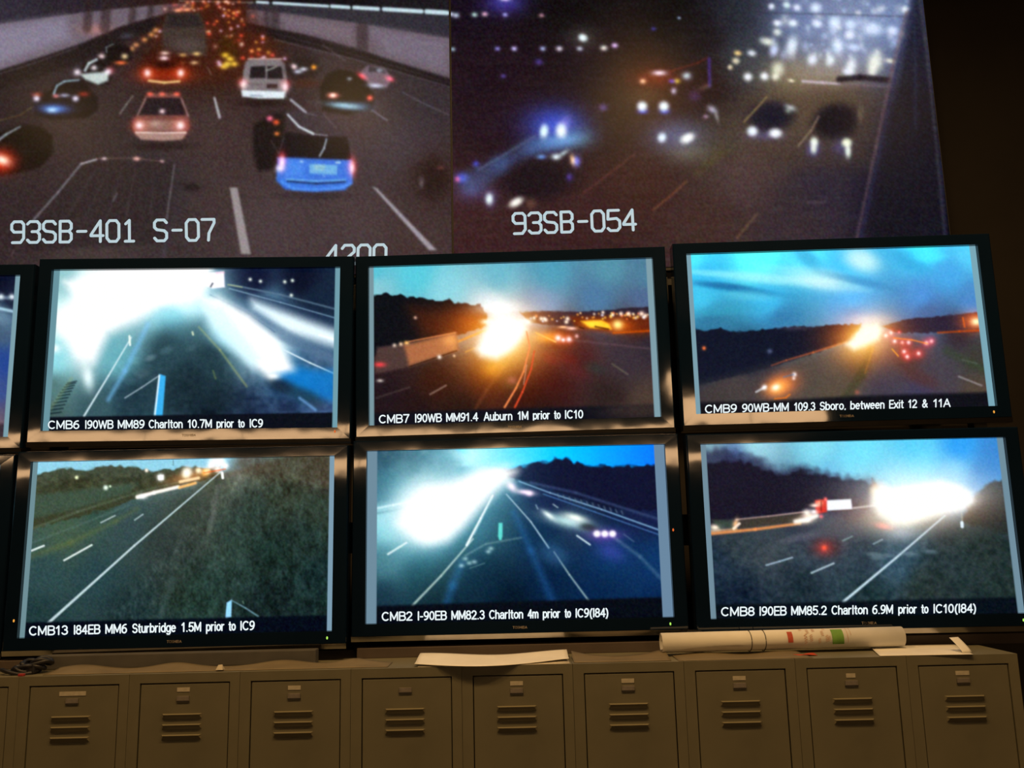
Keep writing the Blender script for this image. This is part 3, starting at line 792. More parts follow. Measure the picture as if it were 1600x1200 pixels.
def pic_D():
    p = Pic([(49, 722), (524, 713), (519, 985), (32, 996)], NX, NY, seed=14)
    p.field([(60, 730, (150, 200, 220)), (160, 722, (150, 205, 225)), (300, 722, (160, 205, 215)), (370, 728, (110, 110, 100)),
             (430, 725, (84, 70, 58)), (510, 730, (92, 70, 60)), (440, 770, (60, 58, 48)), (500, 800, (54, 56, 48)),
             (120, 750, (62, 72, 56)), (60, 790, (64, 82, 74)), (150, 790, (56, 78, 70)), (100, 830, (70, 88, 74)),
             (200, 830, (58, 76, 78)), (70, 900, (52, 74, 76)), (150, 900, (46, 68, 72)), (250, 850, (52, 62, 60)),
             (300, 800, (58, 66, 60)), (350, 850, (56, 62, 56)), (430, 860, (34, 44, 40)), (500, 900, (30, 42, 42)), (480, 840, (40, 48, 44)), (400, 800, (52, 56, 50)),
             (300, 930, (44, 54, 48)), (200, 950, (36, 52, 54)), (430, 950, (28, 36, 36)), (330, 760, (70, 76, 66)), (60, 960, (38, 58, 60))], 14)
    p.poly([(40, 700), (530, 690), (372, 733), (340, 738), (200, 742), (40, 748)], (150, 200, 218), 6)
    p.poly([(372, 700), (530, 690), (530, 760), (400, 745), (360, 732)], (84, 70, 58), 16, .8)
    # tree line
    p.poly([(40, 742), (70, 736), (100, 732), (130, 735), (160, 727), (190, 727), (215, 731), (240, 738), (262, 734), (290, 730), (320, 732), (345, 730), (345, 745), (260, 765), (150, 800), (40, 830)],
           (60, 62, 46), 2.2, .9, rough=3.2, fs=7)
    p.img += (p.noise(6) * .05 * smooth01((780 - p.Y) / 20) * smooth01((p.Y - 735) / 8))[..., None] * np.array([1, 1, .8])
    p.poly([(40, 775), (150, 762), (215, 755), (200, 770), (120, 795), (40, 812)], (70, 92, 82), 5, .6)
    # grass of the verge
    for cell, am in ((4, .032), (9, .034), (2.4, .034)):
        p.img += (p.noise(cell, 1.6) * am * smooth01((p.X + p.Y * .9 - 1010) / 40))[..., None] * np.array([.9, 1, .95])
    p.line([(45, 828), (120, 800), (220, 768), (300, 748)], 4, (110, 130, 110), .4, 2, blur=2.5)
    p.line([(45, 850), (120, 822), (200, 790)], 3, (100, 124, 118), .35, blur=2)
    p.line([(46, 870), (110, 848), (180, 815), (215, 795)], 9, (116, 124, 72), .32, 4, blur=6)
    p.line([(344, 738), (210, 853), (75, 975)], 1.6, (196, 214, 218), .95, 4.4)
    p.line([(157, 817), (179, 806)], 2.0, (190, 206, 206), .85); p.line([(210, 813), (223, 804)], 2.0, (180, 200, 205), .85)
    p.line([(48, 861), (68, 853)], 3.0, (226, 238, 235), .95); p.line([(100, 876), (143, 852)], 2.8, (226, 236, 232), .95)
    p.line([(340, 760), (334, 800), (328, 830)], 6, (106, 110, 106), .55, 8, blur=4)
    p.line([(270, 905), (250, 970)], 10, (74, 90, 88), .4, blur=5)
    # traffic
    p.spot(300, 744, 40, (220, 120, 60), 10, -14, .6)
    p.line([(214, 777), (240, 770), (278, 761)], 6, (255, 248, 240), 1, 5, blur=2); p.spot(222, 776, 7, (255, 255, 255), 4)
    p.line([(280, 762), (305, 755)], 4, (255, 200, 130), .9, blur=2); p.line([(281, 753), (310, 747)], 4.5, (255, 225, 180), .95, blur=2)
    for x, y, r, c in ((292, 737, 8, (255, 245, 220)), (290, 742, 6, (255, 220, 170)), (310, 735, 5, (255, 225, 180)), (324, 736, 5, (255, 190, 120)), (330, 727, 6, (255, 240, 230)),
                       (340, 733, 6, (255, 235, 220)), (352, 728, 5, (255, 255, 255)), (345, 722, 8, (235, 245, 250)), (335, 720, 10, (215, 235, 245)), (250, 746, 6, (255, 255, 250)),
                       (118, 746, 3, (230, 240, 190)), (164, 762, 4, (225, 245, 225)), (171, 760, 2, (200, 220, 190)), (228, 735, 3, (255, 245, 225)), (320, 738, 6, (255, 160, 70))):
        p.spot(x, y, r, c, None, 0, 1, 1.4)
    p.poly([(246, 743), (255, 742), (255, 750), (247, 750)], (255, 255, 255), 1.5)
    p.line([(347, 739), (348, 747)], 4, (250, 255, 250)); p.line([(318, 739), (352, 733)], 2, (230, 90, 40), .6)
    p.line([(270, 719), (270, 727)], 1.3, (90, 110, 120), .7)
    # post in front
    p.poly([(355, 942), (363, 937), (362, 964), (353, 966)], (176, 200, 226), 1.2)
    p.line([(362, 938), (384, 950), (404, 963)], 1.8, (128, 140, 150), .8, 2.6)
    p.line([(380, 940), (381, 943)], 2.5, (130, 140, 120), .6)
    p.poly([(20, 973), (530, 961), (530, 1000), (20, 1010)], (8, 14, 24), 2.5)
    t_ = smooth01((p.X + p.Y * .6 - 800) / 80)[..., None]
    p.img = p.img * (1 - t_) + p.img * t_ * np.array([.90, 1.06, 1.08])
    p.soften(1)
    p.punch()
    p.grain(.028, .016)
    p.bars(.0165, .017, (110, 142, 150), (124, 156, 176))
    return p


def pic_E():
    p = Pic([(575, 705), (1037, 695), (1051, 963), (573, 975)], NX, NY, seed=15)
    p.field([(600, 712, (54, 84, 100)), (640, 725, (76, 112, 124)), (700, 715, (92, 132, 146)), (600, 770, (62, 100, 116)),
             (620, 760, (70, 116, 130)), (600, 880, (62, 96, 106)), (600, 930, (24, 44, 56)), (660, 900, (22, 46, 54)),
             (690, 950, (14, 34, 46)), (760, 720, (150, 214, 230)), (760, 900, (16, 38, 54)), (800, 940, (8, 26, 40)),
             (770, 830, (34, 62, 76)), (840, 840, (20, 48, 74)), (860, 780, (24, 36, 66)), (940, 760, (14, 18, 40)),
             (1010, 760, (12, 16, 38)), (1010, 800, (24, 34, 66)), (960, 870, (18, 52, 88)), (1030, 880, (20, 54, 92)),
             (940, 930, (14, 40, 70)), (1040, 940, (14, 40, 74)), (860, 920, (12, 36, 62)), (900, 810, (40, 60, 84)), (600, 820, (130, 190, 200))], 14)
    # clear evening sky and the dark wooded hill
    p.poly([(700, 690), (1042, 690), (1042, 735), (900, 735), (800, 735), (740, 720)], (20, 180, 250), 6)
    idx = smooth01((732 - p.Y) / 8) * smooth01((p.X - 700) / 40)
    t = np.clip((p.X - 740) / 290, 0, 1)
    for k, (a, b, c) in enumerate(((165, 16, 0), (226, 186, 112), (240, 255, 235))):
        col = np.where(t < .5, a + (b - a) * t * 2, b + (c - b) * (t - .5) * 2) / 255
        p.img[..., k] = p.img[..., k] * (1 - idx) + col * idx
    p.poly([(770, 740), (800, 731), (825, 727), (840, 721), (858, 722), (870, 716), (884, 716), (896, 722), (915, 726), (960, 728), (1045, 727), (1060, 800), (960, 795), (880, 770), (810, 750)],
           (17, 22, 46), 2.5, rough=2.6, fs=6)
    p.poly([(590, 707), (690, 703), (720, 722), (700, 730), (640, 722)], (64, 92, 108), 8, .6)
    p.img += (p.noise(10) * .04 * smooth01((760 - p.Y) / 20) * smooth01((730 - p.X) / 20))[..., None]
    # roads
    p.poly([(585, 790), (650, 776), (650, 800), (585, 826)], (150, 200, 212), 9, .55)
    p.line([(585, 795), (615, 789), (640, 784)], 3, (200, 230, 235), .8, blur=1.6); p.line([(585, 803), (640, 793)], 3, (60, 96, 104), .5, blur=2)
    p.line([(607, 866), (636, 848)], 3, (214, 232, 232), .9)
    p.poly([(700, 850), (760, 790), (730, 880), (690, 960), (640, 960)], (22, 40, 46), 10, .55)
    p.line([(722, 880), (708, 915), (694, 955)], 10, (58, 122, 190), .32, 12, blur=8)
    p.line([(740, 842), (690, 900), (640, 952)], 2.4, (176, 196, 190), .85, 3.6)
    p.line([(771, 774), (752, 810), (730, 852)], 2.6, (240, 250, 252), .95, 3.6)
    p.line([(769, 778), (752, 815), (742, 835)], 1.6, (150, 190, 210), .6)
    p.line([(792, 772), (830, 815), (858, 856)], 1.6, (190, 214, 225), .85, 2.4)
    p.line([(866, 862), (890, 898), (924, 944)], 2.2, (170, 190, 190), .75, 3)
    p.line([(804, 800), (830, 860), (866, 945)], 6, (56, 116, 178), .34, 11, blur=8)
    p.blob(866, 866, 24, (70, 110, 150), 16, 30, .45)
    p.line([(812, 752), (860, 770), (940, 796), (1040, 832)], 1.8, (150, 190, 220), .75, 2.6)
    p.line([(830, 754), (900, 770), (1040, 815)], 4, (62, 76, 110), .7, blur=2.5)
    p.line([(850, 772), (930, 800), (1042, 840)], 2, (90, 130, 180), .65)
    for k in range(12):
        x = 872 + k * 9; p.line([(x, 772 + k * 2.4), (x + 2, 777 + k * 2.4)], 2.4, (110, 124, 140), .5)
    p.line([(960, 840), (1000, 870), (1040, 912)], 5, (90, 116, 140), .5, blur=3)
    p.line([(975, 835), (990, 846)], 2, (110, 130, 150), .5)
    p.line([(902, 837), (922, 851)], 2.6, (206, 226, 230), .9); p.line([(838, 789), (841, 795)], 2, (160, 190, 200), .7); p.line([(865, 788), (872, 793)], 2, (200, 220, 220), .7)
    p.spot(888, 815, 36, (190, 226, 220), 9, 14, .9); p.spot(900, 809, 18, (240, 255, 235), 6, 16); p.spot(858, 805, 12, (220, 240, 235), 4, 35)
    p.blob(920, 824, 14, (34, 40, 44), 6, 10, .8)
    p.spot(945, 836, 26, (150, 60, 190), 10, 0, .55)
    for x in (933, 945, 957):
        p.spot(x, 834, 6, (255, 245, 255), 5.5, 0, 1, 2)
    p.spot(955, 862, 24, (70, 40, 130), 14, 20, .5)
    # reserve details
    p.poly([(780, 817), (786, 817), (786, 838), (784, 844), (781, 844), (779, 838)], (96, 200, 190), 1.2)
    for x, y in ((728, 873), (734, 880), (742, 878), (764, 862), (768, 857), (722, 884)):
        p.spot(x, y, 4, (150, 180, 180), 3, 0, .8)
    p.line([(728, 868), (760, 850), (815, 840)], 2.4, (120, 146, 150), .55, blur=2)
    p.line([(735, 888), (758, 880)], 1.6, (110, 140, 140), .6)
    # glare
    p.spot(690, 800, 110, (120, 210, 235), 74, -38, .75)
    p.poly([(636, 794), (664, 764), (700, 756), (730, 744), (752, 734), (790, 731), (806, 737), (794, 752), (778, 766), (750, 796), (722, 826), (700, 844), (668, 846), (640, 832), (622, 818)], (255, 255, 255), 15)
    p.spot(672, 798, 58, (255, 255, 255), 44, -30, 1, 1.4); p.spot(650, 770, 40, (200, 240, 250), 26, -30, .6); p.spot(760, 748, 40, (255, 255, 255), 12, -22, 1)
    p.spot(720, 712, 50, (120, 200, 220), 14, 0, .5)
    p.spot(800, 760, 10, (255, 230, 255), 6, 45); p.spot(822, 769, 14, (255, 225, 255), 4, 8); p.spot(828, 771, 5, (255, 200, 240), 4)
    p.spot(668, 838, 26, (235, 255, 255), 16, 0, .8)
    p.poly([(565, 948), (1056, 932), (1056, 980), (565, 990)], (10, 15, 24), 3)
    p.soften(2)
    p.punch()
    p.grain(.018, .016)
    p.bars(.033, .0345, (110, 140, 158), (106, 136, 162))
    return p


def pic_F():
    p = Pic([(1093, 695), (1568, 685), (1601, 957), (1110, 966)], NX, NY, seed=16)
    p.field([(1105, 698, (128, 158, 170)), (1180, 697, (160, 206, 218)), (1280, 700, (140, 210, 226)), (1350, 705, (126, 214, 236)), (1330, 722, (128, 210, 232)), (1440, 725, (120, 208, 236)),
             (1430, 700, (104, 196, 228)), (1500, 700, (62, 152, 220)), (1560, 700, (70, 130, 190)), (1400, 740, (130, 205, 230)),
             (1300, 735, (120, 186, 216)), (1540, 740, (66, 126, 186)), (1490, 735, (120, 190, 226)), (1150, 720, (84, 106, 150)),
             (1120, 790, (26, 28, 42)), (1250, 790, (34, 30, 44)), (1330, 790, (60, 54, 66)), (1150, 850, (52, 62, 68)),
             (1120, 880, (36, 50, 64)), (1200, 860, (62, 70, 76)), (1300, 840, (70, 74, 84)), (1350, 870, (50, 62, 72)),
             (1250, 920, (34, 46, 54)), (1150, 930, (22, 34, 48)), (1400, 880, (62, 84, 98)), (1480, 850, (50, 64, 72)),
             (1450, 920, (42, 54, 54)), (1540, 860, (40, 52, 52)), (1570, 920, (34, 48, 48)), (1360, 930, (36, 52, 56))], 13)
    # woods on both sides
    p.poly([(1090, 706), (1112, 704), (1130, 700), (1150, 708), (1178, 712), (1200, 724), (1216, 735), (1235, 730), (1252, 727), (1268, 733), (1296, 740), (1330, 746), (1360, 750), (1378, 756), (1372, 800), (1250, 806), (1100, 830)],
           (40, 40, 62), 9, .75, rough=4, fs=8)
    p.poly([(1090, 730), (1130, 718), (1170, 722), (1200, 734), (1218, 744), (1250, 734), (1270, 740), (1330, 750), (1372, 757), (1372, 795), (1280, 795), (1150, 812), (1100, 824)],
           (27, 25, 38), 4, .95, rough=4, fs=7)
    p.line([(1363, 748), (1364, 758)], 3, (60, 60, 80), .7)
    p.poly([(1512, 792), (1524, 775), (1540, 757), (1560, 752), (1600, 750), (1600, 830), (1560, 835), (1505, 815)], (30, 34, 36), 4, .95, rough=2.4, fs=6)
    p.poly([(1480, 830), (1505, 810), (1600, 820), (1605, 950), (1400, 950), (1430, 890)], (40, 50, 50), 18, .6)
    for cell, am in ((4, .03), (9, .03)):
        p.img += (p.noise(cell) * am * smooth01((p.Y - 830) / 20))[..., None]
    # far carriageway
    p.line([(1150, 812), (1200, 807), (1258, 800)], 2.4, (206, 176, 170), .85, 2.4, blur=1.2)
    p.poly([(1155, 812), (1255, 802), (1250, 815), (1155, 826)], (66, 60, 50), 2.5, .8)
    p.line([(1108, 834), (1180, 827), (1250, 818)], 5, (232, 156, 100), .85, 4, blur=2)
    p.line([(1108, 830), (1150, 826)], 3, (250, 200, 150), .6, blur=2)
    p.spot(1117, 824, 9, (255, 235, 205), 5); p.poly([(1110, 812), (1146, 812), (1146, 824), (1125, 826)], (70, 84, 70), 3, .7)
    p.spot(1149, 818, 4, (255, 190, 120), 8, 20, .9); p.line([(1146, 826), (1155, 818)], 4, (255, 235, 215), .9)
    # lorry
    p.poly([(1290, 782), (1330, 780), (1332, 796), (1292, 798)], (236, 238, 244), 1.5)
    p.poly([(1274, 782), (1292, 780), (1292, 800), (1274, 804)], (186, 50, 44), 2); p.spot(1280, 786, 6, (255, 140, 110), 4)
    p.line([(1283, 784), (1283, 798)], 2, (70, 20, 20), .7); p.spot(1273, 790, 7, (255, 225, 205), 3); p.spot(1272, 800, 6, (255, 245, 240), 4); p.spot(1261, 801, 6, (255, 240, 225), 5)
    p.line([(1243, 815), (1262, 812), (1276, 806)], 6, (255, 246, 236), .95, blur=3); p.spot(1258, 813, 16, (255, 230, 200), 6, -8, .9); p.spot(1264, 806, 10, (255, 200, 160), 4)
    p.spot(1283, 807, 3, (220, 60, 70)); p.spot(1290, 780, 2.6, (255, 100, 90)); p.line([(1300, 799), (1332, 797)], 2, (50, 40, 46), .8)
    p.line([(1334, 794), (1368, 790)], 3, (190, 180, 180), .8, blur=1.4)
    # reflections and lane lines
    p.blob(1290, 856, 26, (74, 38, 40), 16, 0, .6); p.spot(1288, 856, 12, (140, 30, 20), 10, 0, .7); p.spot(1288, 856, 4, (225, 50, 25), 4); p.blob(1250, 840, 34, (104, 104, 116), 6, -12, .5)
    p.line([(1197, 883), (1218, 877), (1238, 871)], 2.4, (168, 190, 206), .9); p.line([(1268, 895), (1303, 880)], 2.8, (180, 200, 210), .9)
    p.line([(1317, 845), (1332, 838)], 2, (140, 170, 170), .75); p.line([(1365, 850), (1379, 843)], 2.2, (150, 176, 184), .8)
    p.line([(1477, 806), (1400, 872), (1318, 940)], 2, (204, 224, 234), .95, 4.2)
    for x, y in ((1372, 872), (1385, 868), (1420, 865), (1455, 862), (1365, 866)):
        p.blob(x, y, 12, (120, 140, 150), 3.5, 4, .5)
    p.line([(1503, 802), (1504, 816)], 2, (150, 150, 130), .6); p.line([(1503.5, 817), (1504, 823)], 5, (220, 240, 250), .95)
    # glare
    p.spot(1440, 790, 110, (255, 170, 110), 42, -4, .55); p.spot(1440, 765, 100, (200, 230, 245), 36, 0, .8)
    p.spot(1420, 800, 60, (255, 210, 140), 24, -8, .9)
    p.poly([(1364, 766), (1378, 756), (1396, 764), (1430, 760), (1470, 752), (1500, 760), (1518, 770), (1520, 782), (1500, 796), (1460, 806), (1420, 820), (1395, 820), (1374, 804), (1362, 788)], (255, 252, 242), 9)
    p.spot(1440, 782, 70, (255, 255, 250), 22, -4, 1, 1.8); p.spot(1368, 765, 8, (255, 190, 110), 12, 10, .8); p.spot(1382, 822, 14, (255, 70, 50), 5, 10, .85)
    p.spot(1505, 788, 22, (255, 235, 220), 10, -20, .8); p.spot(1408, 832, 24, (170, 180, 200), 12, 0, .5)
    p.poly([(1100, 945), (1610, 932), (1610, 965), (1100, 980)], (13, 20, 28), 3)
    p.soften(2)
    p.punch()
    p.grain(.02, .016)
    p.bars(.0185, .0205, (112, 140, 156), (112, 142, 158))
    return p


def pic_G():   # only a sliver of this one shows
    p = Pic([(-418, 436), (37, 428), (14, 676), (-450, 684)], 300, 150, seed=17)
    p.field([(-400, 450, (30, 40, 60)), (-200, 470, (60, 80, 110)), (0, 440, (12, 16, 34)), (20, 470, (20, 26, 44)), (5, 490, (120, 150, 170)),
             (0, 515, (70, 90, 110)), (5, 560, (44, 70, 130)), (0, 610, (60, 80, 130)), (-10, 660, (130, 104, 100)), (-200, 640, (100, 90, 100)), (-400, 660, (70, 70, 90)), (10, 640, (84, 80, 104))], 16)
    p.line([(-300, 452), (0, 462), (28, 461)], 5, (150, 170, 190), .6, blur=2)
    for x in (-120, -60, -20, 4, 21):
        p.spot(x, 460, 4, (235, 245, 250))
    p.line([(-200, 474), (-10, 476), (24, 483)], 4, (190, 225, 240), .9, blur=1.6)
    p.poly([(-460, 664), (20, 656), (14, 690), (-460, 700)], (20, 20, 30), 4, .6)
    p.soften(2)
    p.punch()
    p.grain(.02, .014)
    p.bars(.02, .021, (104, 140, 150), (124, 160, 172))
    return p


def pic_H():
    p = Pic([(-472, 734), (2, 726), (-12, 998), (-505, 1006)], 300, 150, seed=18)
    p.field([(-460, 740, (120, 170, 190)), (-240, 740, (150, 190, 205)), (-10, 740, (110, 160, 180)), (-240, 800, (60, 70, 66)), (-400, 880, (50, 60, 60)), (-60, 860, (44, 56, 60)), (-240, 970, (24, 30, 36))], 20)
    p.line([(-250, 770), (-330, 860), (-430, 990)], 3, (190, 205, 210), .9)
    p.line([(-200, 800), (-180, 840)], 3, (180, 190, 190), .8)
    p.soften(2)
    p.punch()
    p.grain(.025, .014)
    p.bars(.02, .02, (110, 142, 150), (112, 160, 178))
    return p


BIG_V = np.concatenate([np.linspace(0, 0.15, 12, endpoint=False), np.linspace(0.15, 1, 300)])


def pic_tunnel():
    p = Pic([(-23.5, -79.5), (701.4, -99.0), (707.8, 425.5), (-71.1, 445.2)], 540, 0, BIG_V, seed=21)
    p.field([(20, 15, (50, 46, 56)), (110, 8, (44, 38, 46)), (20, 160, (40, 32, 36)), (100, 220, (52, 42, 44)), (40, 320, (50, 40, 42)),
             (180, 280, (50, 42, 44)), (250, 300, (52, 46, 50)), (150, 390, (66, 56, 56)), (330, 200, (66, 52, 52)), (340, 300, (64, 52, 52)),
             (420, 350, (72, 60, 62)), (560, 350, (70, 58, 60)), (650, 380, (66, 52, 52)), (620, 220, (62, 54, 62)), (540, 210, (60, 50, 58)),
             (680, 280, (56, 42, 42)), (640, 160, (50, 44, 50)), (450, 130, (52, 40, 44)), (330, 110, (52, 34, 28)), (300, 40, (60, 34, 24)),
             (400, 60, (60, 36, 26)), (520, 100, (56, 46, 50)), (600, 20, (30, 28, 34)), (470, 3, (14, 12, 18)), (560, 2, (12, 12, 18)), (300, -60, (20, 18, 24)), (60, -60, (24, 22, 28)), (600, -60, (14, 14, 20))], 26)
    # left wall with its pillars, barrier below
    p.poly([(-60, 44), (0, 37), (60, 29), (130, 19), (200, 12), (300, 3), (300, 14), (240, 26), (180, 44), (120, 70), (60, 90), (0, 109), (-60, 126)], (104, 94, 104), 2.5)
    p.poly([(-60, 50), (0, 41), (100, 26), (110, 60), (0, 100), (-60, 118)], (136, 130, 150), 14, .75)
    p.spot(150, 46, 26, (110, 40, 20), 10, 0, .7)
    for x, w in ((138, 14), (166, 16), (208, 12), (236, 10)):
        p.line([(x, 4), (x - 3, 44)], w, (46, 34, 34), .6, blur=4)
    p.poly([(-60, 128), (0, 110), (120, 72), (190, 42), (260, 22), (270, 34), (190, 66), (120, 100), (0, 140), (-60, 160)], (32, 26, 28), 4, .9)
    p.line([(-10, 118), (60, 96), (120, 74)], 2.5, (72, 64, 68), .6); p.line([(-10, 190), (30, 180), (60, 160)], 2, (110, 90, 50), .5)
    # right wall, strip of lamps, barrier
    p.poly([(385, 2), (500, 10), (705, 20), (705, 60), (560, 40), (430, 22), (385, 12)], (48, 46, 54), 3)
    p.poly([(385, 14), (432, 19), (560, 36), (705, 60), (705, 122), (620, 96), (560, 76), (480, 54), (430, 44), (385, 36)], (98, 86, 94), 2.5)
    p.poly([(575, 42), (700, 62), (700, 112), (600, 84)], (118, 110, 126), 12, .7); p.poly([(440, 24), (550, 40), (550, 66), (450, 44)], (116, 104, 114), 8, .7)
    for x, y, w in ((430, 30, 14), (417, 24, 8), (567, 56, 18)):
        p.line([(x, y - 14), (x, y + 18)], w, (54, 44, 48), .7, blur=4)
    p.poly([(380, 34), (430, 46), (560, 80), (705, 124), (705, 138), (560, 94), (430, 60), (380, 46)], (30, 24, 28), 3)
    p.line([(430, 62), (560, 94), (705, 136)], 2.4, (88, 80, 86), .6); p.line([(430, 52), (600, 98), (705, 130)], 1.6, (64, 56, 60), .6)
    for xa, xb in ((400, 421), (426, 515), (517, 548), (552, 594), (599, 662), (666, 702)):
        p.line([(xa + 2, 3 + (xa - 400) * .056), (xb - 2, 3 + (xb - 400) * .056)], 4 + (xa - 400) * .012, (196, 218, 226), .98, blur=1.2)
    p.line([(280, 1), (395, 4)], 2.5, (170, 176, 170), .6)
    # far traffic, a wedge of lamps
    p.poly([(235, 100), (255, 10), (300, -10), (380, -10), (445, 100), (400, 130), (300, 130)], (66, 30, 20), 18, .6)
    rs = np.random.RandomState(9)
    for k in range(120):
        t = rs.uniform(0, 1) ** 1.4
        y = 2 + 100 * t
        xc = 318 + 20 * t; hw = 58 + 62 * t
        x = rs.uniform(xc - hw, xc + hw)
        c = [(225, 110, 60), (215, 60, 50), (225, 190, 180), (205, 180, 220), (200, 140, 60), (170, 44, 40)][rs.randint(6)]
        r = 1.5 + 1.3 * t + rs.uniform(0, .8)
        if 250 < x < 322 and 18 < y < 90: continue
        p.spot(x, y, r * 2.2, (120, 30, 14), None, 0, .22); p.spot(x, y, r, c, r * .75, 0, rs.uniform(.5, 1))
    p.poly([(252, 46), (262, 20), (312, 20), (322, 48), (322, 86), (254, 88)], (64, 55, 52), 5, .9); p.poly([(262, 22), (310, 22), (316, 42), (258, 42)], (40, 34, 34), 4, .8)
    p.blob(292, 70, 26, (92, 80, 78), 12, 0, .5)
    for x, y, c in ((278, 16, (255, 150, 110)), (292, 15, (255, 150, 110)), (285, 86, (235, 190, 110)), (307, 84, (235, 190, 110)), (303, 98, (220, 180, 130))):
        p.spot(x, y, 6, c, 2.6)
    # taxi
    p.blob(357, 74, 16, (60, 38, 14), 22, 0, .8)
    for x, y in ((352, 86), (360, 92), (355, 100), (366, 100), (350, 104)):
        p.spot(x, y, 6, (240, 190, 60), 4, 0, .9)
    # cars in the left lanes
    for (x, y) in ((243, 47), (236, 54), (225, 62), (212, 70), (205, 76)):
        p.spot(x, y, 4.5, (230, 150, 90), 3.5, 0, .8)
    p.blob(198, 56, 12, (70, 68, 74), 5, -10, .7)
    p.poly([(160, 92), (166, 74), (185, 68), (202, 74), (206, 90), (196, 102), (170, 102)], (24, 17, 18), 4); p.line([(166, 82), (165, 74), (176, 69)], 2, (130, 140, 140), .7)
    p.spot(194, 88, 5, (225, 200, 150), 4); p.spot(188, 98, 9, (230, 110, 60), 3); p.spot(158, 88, 5, (220, 190, 190), 4)
    p.poly([(118, 116), (130, 98), (150, 90), (166, 96), (176, 112), (170, 132), (140, 134)], (26, 20, 22), 4)
    p.line([(132, 110), (138, 99), (150, 93)], 4, (190, 202, 205), .9, blur=1.6)
    p.poly([(124, 116), (140, 114), (168, 112), (168, 126), (152, 132), (132, 124)], (196, 208, 206), 3, .95); p.spot(120, 113, 6, (235, 220, 230), 5); p.spot(168, 112, 6, (240, 220, 235), 5); p.spot(146, 106, 5, (215, 205, 210), 4)
    p.spot(172, 110, 6, (190, 40, 40), None, 0, .5)
    p.poly([(50, 164), (58, 147), (78, 141), (88, 128), (110, 123), (130, 127), (142, 142), (152, 152), (152, 172), (136, 184), (80, 187), (54, 181)], (19, 14, 19), 3.5)
    p.line([(83, 146), (88, 134), (100, 127), (122, 125)], 3.6, (160, 186, 196), .9, 2.4, blur=1.4)
    p.blob(102, 140, 14, (16, 14, 18), 8, 0, .8)
    p.spot(84, 170, 22, (70, 120, 200), 7, 2, .95); p.spot(80, 172, 8, (150, 190, 235), 4)
    for x in (56, 117):
        p.spot(x, 154, 5, (235, 225, 245), 4.5)
    p.spot(57, 148, 8, (170, 60, 30), 4, 0, .7); p.spot(130, 147, 9, (170, 50, 30), 4, 0, .7); p.spot(100, 149, 8, (190, 190, 215), 3, 0, .8); p.spot(86, 150, 5, (200, 120, 120), 3)
    p.poly([(-40, 222), (0, 206), (30, 195), (62, 197), (80, 211), (82, 240), (60, 262), (20, 272), (-40, 280)], (21, 16, 16), 4); p.line([(-8, 222), (8, 210), (30, 198)], 4, (150, 160, 166), .9, 2.4, blur=1.4)
    p.spot(-2, 252, 24, (230, 50, 20), 18, 0, .95); p.spot(2, 250, 12, (255, 235, 215), 7, 20)
    # braking car far lane
    p.blob(256, 104, 40, (60, 20, 12), 26, 0, .85, 2)
    p.spot(256, 118, 44, (150, 34, 12), 14, 0, .6)
    for x in (230, 282):
        p.spot(x, 115, 12, (220, 60, 24), 10, 0, .7); p.spot(x, 114, 5, (250, 228, 235), 5.5)
    p.line([(232, 126), (256, 129), (280, 127)], 3.4, (235, 200, 140), .95, blur=1.4); p.spot(256, 91, 7, (255, 215, 225), 3.5); p.spot(257, 83, 7, (230, 190, 180), 2.6)
    p.blob(256, 101, 16, (36, 12, 10), 6, 0, .8)
    # silver car
    p.poly([(216, 178), (226, 150), (240, 146), (276, 146), (284, 152), (295, 180), (296, 200), (288, 216), (252, 220), (218, 216), (207, 206), (207, 186)], (112, 72, 66), 2.5)
    p.poly([(229, 153), (281, 153), (291, 180), (216, 180)], (40, 30, 34), 2); p.line([(227, 154), (214, 180)], 2, (150, 130, 130), .8); p.line([(283, 154), (294, 181)], 2, (150, 130, 130), .8)
    p.poly([(220, 188), (286, 188), (284, 204), (222, 204)], (140, 106, 98), 3, .9); p.line([(212, 207), (252, 208), (290, 207)], 3, (226, 205, 200), .95)
    p.poly([(210, 209), (290, 209), (284, 218), (254, 220), (220, 218)], (160, 130, 122), 2)
    for x in (217, 282):
        p.spot(x, 196, 13, (230, 50, 30), 10, 0, .6); p.spot(x, 196, 6, (250, 225, 235), 6)
    for x in (234, 253, 276):
        p.spot(x, 147, 5, (240, 80, 60), 3)
    p.spot(253, 174, 4.5, (240, 205, 215), 3.5); p.spot(243, 193, 9, (190, 170, 160), 5, 0, .4)
    p.blob(252, 228, 50, (36, 26, 26), 7, 0, .7)
    # white van
    p.poly([(380, 112), (384, 96), (392, 92), (438, 92), (446, 100), (449, 124), (448, 152), (378, 152)], (122, 114, 117), 2.2)
    p.line([(388, 92), (440, 92)], 2.6, (190, 160, 150), .8); p.poly([(392, 104), (415, 103), (415, 122), (390, 122)], (34, 28, 32), 1.6); p.poly([(418, 103), (440, 104), (443, 123), (418, 123)], (34, 28, 32), 1.6)
    p.line([(417, 110), (428, 106), (432, 104)], 2, (180, 180, 170), .8); p.poly([(417, 131), (434, 131), (434, 138), (417, 138)], (60, 42, 42), 1.4); p.line([(388, 131), (410, 132)], 2, (92, 80, 82), .7)
    p.poly([(377, 141), (446, 143), (444, 154), (404, 154), (379, 150)], (216, 226, 232), 1.8); p.line([(392, 149), (410, 150)], 3, (120, 130, 150), .6)
    p.spot(380, 132, 6, (255, 200, 205), 7); p.spot(446, 136, 6, (255, 200, 205), 7); p.spot(380, 128, 8, (220, 30, 30), 6, 0, .5); p.spot(447, 130, 8, (220, 30, 30), 6, 0, .5)
    p.blob(412, 161, 40, (30, 20, 20), 6, 0, .7)
